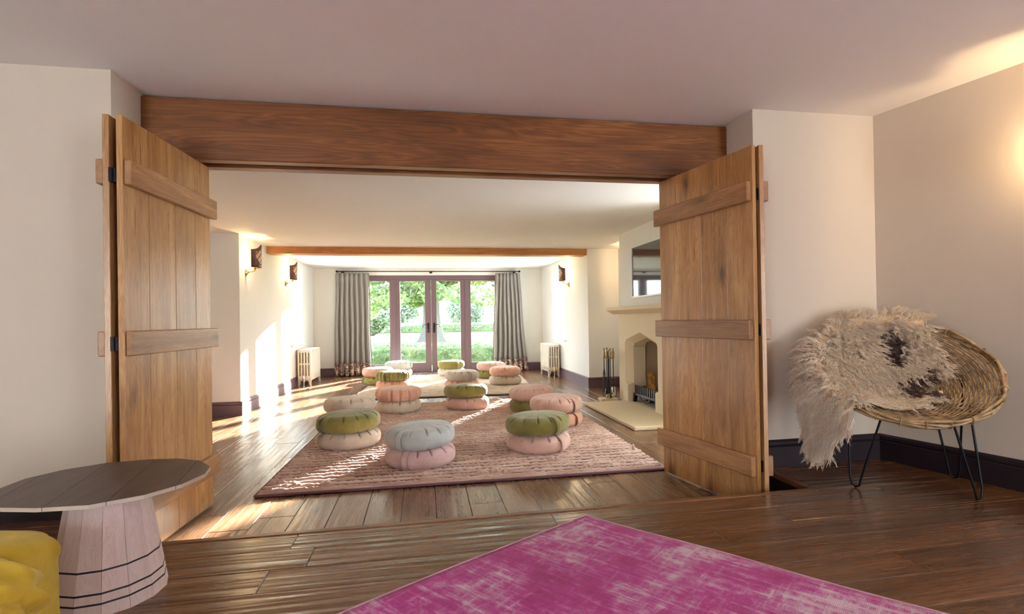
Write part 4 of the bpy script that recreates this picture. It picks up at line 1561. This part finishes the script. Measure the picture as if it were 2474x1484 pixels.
feet = [Vector((2.383, 2.497, ZS + .006)), Vector((2.829, 2.196, ZS + .006)), Vector((3.05, 2.50, ZS + .006))]
cen = sum((f for f in feet), Vector()) / 3
# ring the legs are welded to, below the bowl
def under(a, r_=.66):
    p_, n_ = bowl(r_ * math.cos(a), r_ * math.sin(a), -.012)
    return p_
pts = [under(a) - CO for a in np.linspace(0, 2 * math.pi, 48, endpoint=False)]
MB().tube(pts, .0055, 6, closed=True).build('support_ring', M['iron'], chair, smooth=60)
for F, a0_, a1_ in ((feet[0], 205, 243), (feet[1], 302, 330), (feet[2], 60, 10)):
    A_, B_ = under(R(a0_), .72), under(R(a1_), .72)
    ab = (B_ - A_).normalized()
    flat = Vector((ab.x, ab.y, 0)).normalized()
    pts = [A_, F - flat * .028 + Vector((0, 0, .05)), F - flat * .020 + Vector((0, 0, .012)), F, F + flat * .020 + Vector((0, 0, .012)), F + flat * .028 + Vector((0, 0, .05)), B_]
    MB().tube([p_ - CO for p_ in pts], .0058, 8).build('leg', M['iron'], chair, smooth=60)

# ------------------------------------------------------------------ sheepskin draped over the chair
fl = thing('sheepskin', 'shaggy cream sheepskin with brown patches draped over the wicker chair', 'sheepskin', (2.45, 2.45, .75))
FO = Vector((2.45, 2.45, .75))
def in_fleece(p, q):
    rho = math.hypot(p, q)
    right = .52 + .05 * math.sin(6 * q) if q > .15 else (.16 + .9 * max(0, q)) if q > -.16 else (.44 if q > -.42 else .20)
    if p > right:
        return False
    if rho <= 1.0:
        return q > -.66 - .10 * (p < -.3) or rho > .9 and p < -.55
    # hanging part on the left, short overhang at the back
    a = math.atan2(q, p)
    if q > .25:
        lim = 1.07
    else:
        ang = math.degrees(a) % 360
        lim = 1.10 + .72 * math.exp(-((ang - 205) / 19) ** 2)
        if ang > 232:
            lim = 1.0
    return rho < lim
def brown(p, q):
    return ((p + .04) / .15) ** 2 + ((q - .62) / .26) ** 2 < 1 or ((p - .16) / .22) ** 2 + ((q + .02) / .17) ** 2 < 1 or ((p - .36) / .07) ** 2 + ((q - .06) / .26) ** 2 < 1
def puff(p, q):
    return .020 + .022 * (math.sin(5 * p + 1) * math.sin(4 * q + .5)) ** 2 + .02 * math.exp(-((p + .45) / .3) ** 2 - ((q - .5) / .4) ** 2)
# hide
mb = MB()
vi = {}
step = .04
for ip in range(-50, 20):
    for iq in range(-30, 32):
        p, q = ip * step, iq * step
        if in_fleece(p, q):
            vi[(ip, iq)] = len(mb.v)
            mb.v.append(tuple(bowl(p, q, .018 + puff(p, q))[0] - FO))
for (ip, iq) in list(vi):
    ks = [(ip, iq), (ip + 1, iq), (ip + 1, iq + 1), (ip, iq + 1)]
    if all(k in vi for k in ks):
        mb.f.append(tuple(vi[k] for k in ks))
        mb.m.append(0)
M['hide'] = fabric('sheepskin_hide', srgb(232, 208, 172), srgb(210, 184, 146), crumple=.2)
hd = mb.build('hide', M['hide'], fl, smooth=180)
hd.modifiers.new('thickness', 'SOLIDIFY').thickness = .008


def wool_mat(name, lo, hi):
    t = NT(name)
    g = t.n('ShaderNodeNewGeometry')
    t.set(Base_Color=t.ramp(g.outputs['Random Per Island'], [(.0, lo), (1.0, hi)]), Roughness=.7)
    t.p.inputs['Sheen Weight'].default_value = .3
    t.p.inputs['Specular IOR Level'].default_value = .3
    return t.mat


M['wool'] = wool_mat('cream_wool_locks', srgb(230, 200, 162), srgb(255, 250, 238))
M['wool_brown'] = wool_mat('brown_wool_locks', srgb(46, 22, 14), srgb(104, 58, 34))
rh = random.Random(21)
def strands(nlock, per, want_brown, name, mat):
    V_, F_ = [], []
    cnt = 0
    guard = 0
    while cnt < nlock and guard < nlock * 80:
        guard += 1
        p0, q0 = rh.uniform(-2.0, .62), rh.uniform(-1.1, 1.12)
        if not in_fleece(p0, q0) or brown(p0, q0) != want_brown:
            continue
        cnt += 1
        rho = math.hypot(p0, q0)
        tongue = q0 < -.14 and p0 > -.62 and rho < 1 and not want_brown
        L0 = rh.uniform(.022, .036) if tongue else rh.uniform(.065, .11)
        if want_brown:
            L0 *= .75
        _, nrm = bowl(p0, q0, .02)
        fx, fy = p0 + .45, q0 - .42
        fl_ = math.hypot(fx, fy) + .15
        flow = (cu * fx + cw * fy) / fl_
        if rho > 1:
            kd = min(1.0, (rho - 1) / .22)
            d0 = nrm * (.9 - .45 * kd) + Vector((0, 0, -1)) * (1.0 * kd) + flow * (.6 * (1 - kd))
        elif tongue:
            d0 = nrm * .45 + (cu * .7 - cw * .5) * .6
        else:
            d0 = nrm * .85 + flow * .75 + Vector((0, 0, -.25))
        d0 = d0 + Vector((rh.gauss(0, .22), rh.gauss(0, .22), rh.gauss(0, .18)))
        d0.normalize()
        s1 = d0.cross(Vector((0, 0, 1)))
        s1 = s1.normalized() if s1.length > 1e-4 else Vector((1, 0, 0))
        s2 = d0.cross(s1)
        ph, fr_ = rh.uniform(0, 6.28), rh.uniform(6, 12)
        cr_ = rh.uniform(.004, .009) * (.3 if tongue else 1)
        NSG = 9 if not tongue else 4
        for m_ in range(per):
            ra, an0 = rh.uniform(0, .011), rh.uniform(0, 6.28)
            p, q = p0 + ra / CR * 1.2 * math.cos(an0), q0 + ra / CR * 1.2 * math.sin(an0)
            P0, _n = bowl(p, q, .019 + puff(p, q))
            Pc, _n = bowl(p0, q0, .019 + puff(p0, q0))
            L = L0 * rh.uniform(.75, 1.1)
            r0_ = rh.uniform(.0019, .0032)
            ph2 = ph + rh.gauss(0, .35)
            o = len(V_)
            for s_ in range(NSG):
                f_ = s_ / (NSG - 1)
                root_ = P0 + (Pc - P0) * (.7 * f_)
                c = root_ - FO + d0 * (L * f_) + Vector((0, 0, -1)) * (L * .40 * f_ * f_) + (s1 * math.cos(ph2 + fr_ * f_) + s2 * math.sin(ph2 + fr_ * f_)) * cr_ * (.35 + f_)
                rr_ = r0_ * (1 - .7 * f_)
                for k in range(3):
                    an = 2.094 * k
                    V_.append(c + (s1 * math.cos(an) + s2 * math.sin(an)) * rr_)
            for s_ in range(NSG - 1):
                for k in range(3):
                    k2 = (k + 1) % 3
                    F_.append((o + s_ * 3 + k, o + s_ * 3 + k2, o + s_ * 3 + 3 + k2, o + s_ * 3 + 3 + k))
    mb = MB()
    mb.v, mb.f, mb.m = V_, F_, [0] * len(F_)
    ob = mb.build(name, mat, fl, smooth=180, fix=False)
    ob['kind'] = 'stuff'
    return ob


strands(2900, 7, False, 'wool', M['wool'])
ob = strands(620, 7, True, 'brown_wool', M['wool_brown'])
ob['label'] = 'dark brown wool patches'

# ------------------------------------------------------------------ garden
t = NT('lawn_grass')
v = t.coords()
a = t.noise(v, .35, 4)
b = t.noise(v, 30, 3)
t.set(Base_Color=t.ramp(t.math('ADD', t.math('MULTIPLY', a, .6), t.math('MULTIPLY', b, .4)), [(.35, (.17, .22, .08, 1)), (.65, (.28, .32, .14, 1))]), Roughness=.9)
M['lawn'] = t.mat
lawn = MB().add([(-60, YFAR + .3, -.10), (60, YFAR + .3, -.10), (60, 140, -.10), (-60, 140, -.10)], [(0, 1, 2, 3)]).build('lawn', M['lawn'])
tag(lawn, 'bright sunlit lawn outside the French doors', None, None, 'structure')
terr = MB().box(-6, 6, YFAR + .29, 12.6, -.10, -.02).build('terrace', plain('pale_paving', (.40, .36, .30, 1), .8, 0, .3, 8), bevel=.01)
tag(terr, 'pale paving just outside the French doors', None, None, 'structure')


def leaf_mat(name, lo, hi):
    t = NT(name)
    g = t.n('ShaderNodeNewGeometry')
    c = t.ramp(g.outputs['Random Per Island'], [(0, lo), (1, hi)])
    df = t.n('ShaderNodeBsdfDiffuse')
    tr = t.n('ShaderNodeBsdfTranslucent')
    t.l(c, df.inputs['Color']); t.l(c, tr.inputs['Color'])
    mx = t.n('ShaderNodeMixShader')
    mx.inputs[0].default_value = .5
    t.l(df.outputs[0], mx.inputs[1]); t.l(tr.outputs[0], mx.inputs[2])
    t.l(mx.outputs[0], t.out.inputs['Surface'])
    return t.mat


M['leaf_tree'] = leaf_mat('oak_leaves', (.08, .15, .10, 1), (.25, .30, .13, 1))  # paled and cooled: garden haze put into the leaf colour
M['leaf_hedge'] = leaf_mat('box_hedge_leaves', (.07, .13, .085, 1), (.17, .24, .13, 1))
M['leaf_far'] = leaf_mat('distant_leaves', (.17, .23, .20, 1), (.27, .33, .27, 1))  # distance haze painted in, paler and bluer than the hedge
M['bark_tree'] = plain('oak_bark', (.09, .095, .10, 1), .95, 0, .8, 9)


def leaves(name, blobs, n, size, mat, parent, origin, seed, shell=.5):
    """blobs: (cx,cy,cz,rx,ry,rz); diamond leaves scattered through them"""
    r_ = np.random.default_rng(seed)
    vol = np.array([b[3] * b[4] * b[5] for b in blobs]) ** .7
    pick = r_.choice(len(blobs), n, p=vol / vol.sum())
    B_ = np.array(blobs)[pick]
    d = r_.normal(size=(n, 3))
    d /= np.linalg.norm(d, axis=1)[:, None]
    rad = (shell + (1 - shell) * r_.random(n)) ** .5
    C_ = B_[:, :3] + d * B_[:, 3:] * rad[:, None] - np.array(origin)
    u_ = r_.normal(size=(n, 3)); u_ /= np.linalg.norm(u_, axis=1)[:, None]
    w_ = np.cross(u_, r_.normal(size=(n, 3))); w_ /= np.linalg.norm(w_, axis=1)[:, None]
    s = size * (.6 + .8 * r_.random(n))[:, None]
    V_ = np.stack([C_ - u_ * s, C_ + w_ * s * .45, C_ + u_ * s, C_ - w_ * s * .45], 1).reshape(-1, 3)
    me = bpy.data.meshes.new(name)
    me.vertices.add(4 * n)
    me.vertices.foreach_set('co', V_.ravel())
    me.loops.add(4 * n)
    me.loops.foreach_set('vertex_index', np.arange(4 * n))
    me.polygons.add(n)
    me.polygons.foreach_set('loop_start', np.arange(0, 4 * n, 4))
    me.polygons.foreach_set('loop_total', np.full(n, 4))
    me.update(calc_edges=True)
    me.materials.append(mat)
    o = bpy.data.objects.new(name, me)
    COL.objects.link(o)
    o.parent = parent
    o['kind'] = 'stuff'
    return o


# big oak
to = (.48, 28.7, -.10)
oak = thing('oak_tree', 'large oak with a flared grey trunk on the lawn', 'tree', to)
mb = MB()
def trunk(u, w):
    a = 2 * math.pi * u
    z = 5.5 * w
    r_ = .42 + .42 * math.exp(-z / .55) * (1 + .35 * math.cos(5 * a + .7)) + .03 * math.sin(9 * a + 3 * z)
    return (r_ * math.cos(a), r_ * math.sin(a), z)
mb.grid(trunk, 40, 30, closeu=True)
mb.build('trunk', M['bark_tree'], oak, smooth=180)
rb = random.Random(5)
for k in range(9):
    a = 2 * math.pi * k / 9 + rb.uniform(-.2, .2)
    L = rb.uniform(3.5, 5.5)
    z0_ = rb.uniform(2.0, 3.6)
    pts = [(.3 * math.cos(a), .3 * math.sin(a), z0_)] + [(L * f_ * math.cos(a + .3 * f_), L * f_ * math.sin(a + .3 * f_), z0_ + 1.3 * f_ - .9 * f_ * f_ + rb.uniform(-.15, .15)) for f_ in (.3, .55, .8, 1)]
    MB().tube(pts, [.16, .12, .09, .06, .03], 8).build('branch', M['bark_tree'], oak, smooth=180)
blobs = []
for k in range(150):
    a = rb.uniform(0, 6.28)
    rr_ = rb.uniform(.6, 7.0)
    zc_ = rb.uniform(1.7, 5.2) + .10 * (7 - rr_)
    blobs.append((to[0] + rr_ * math.cos(a), to[1] + rr_ * math.sin(a), zc_, rb.uniform(.5, 1.1), rb.uniform(.5, 1.1), rb.uniform(.3, .6)))
leaves('foliage', blobs, 46000, .13, M['leaf_tree'], oak, to, 2)


def hedge(label, x0, x1, y0, y1, h, n, size, mat, seed, cat='hedge', name='clipped_hedge'):
    o = thing(name, label, cat, ((x0 + x1) / 2, (y0 + y1) / 2, -.10))
    rb_ = random.Random(seed)
    bl = []
    x_ = x0
    while x_ < x1:
        bl.append((x_, (y0 + y1) / 2 + rb_.uniform(-.05, .05), h / 2 - .10, .5, (y1 - y0) / 2, h / 2 * rb_.uniform(.92, 1.05)))
        x_ += .35
    MB().box(x0 - ((x0 + x1) / 2), x1 - ((x0 + x1) / 2), -(y1 - y0) / 2 * .72, (y1 - y0) / 2 * .72, 0, h * .86).build('twiggy_core', M['leaf_hedge'], o, bevel=.08)
    leaves('foliage', bl, n, size, mat, o, ((x0 + x1) / 2, (y0 + y1) / 2, -.10), seed, .75)
    return o


hedge('low clipped hedge right outside the French doors', -5.0, 5.0, 13.9, 14.7, .60, 16000, .045, M['leaf_hedge'], 31)
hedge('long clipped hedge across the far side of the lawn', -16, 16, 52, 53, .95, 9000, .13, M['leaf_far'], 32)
hedge('flat low planting strip in the middle of the lawn', -9, 9, 21.6, 22.6, .30, 7000, .07, M['leaf_hedge'], 33, 'planting', 'planting_strip')
rb = random.Random(15)
for i, (x_, y_, r_, h_, lb) in enumerate([(-4.2, 44, 1.8, 2.6, 'round clipped bush beyond the lawn, seen past the left curtain'), (-2.2, 58, 2.1, 4.0, 'hazy bush behind the oak, left of its trunk'),
                                         (4.6, 58, 2.3, 4.2, 'hazy bush behind the oak, right of its trunk'), (10.4, 60, 2.4, 5.0, 'hazy bush behind the lawn, next to the right curtain')]):
    o = thing('garden_bush', lb, 'bush', (x_, y_, -.10), group='bushes beyond the lawn')
    bl = [(x_, y_, h_ / 2, r_ * .8, r_ * .8, h_ * .5)] + [(x_ + rb.uniform(-.6, .6) * r_, y_ + rb.uniform(-.6, .6) * r_, h_ * rb.uniform(.3, .75), r_ * .5, r_ * .5, h_ * .3) for _ in range(9)]
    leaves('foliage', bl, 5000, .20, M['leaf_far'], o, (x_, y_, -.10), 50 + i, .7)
    MB().tube([(0, 0, 0), (0, 0, h_ * .6)], .15, 8).build('stem', M['bark_tree'], o)
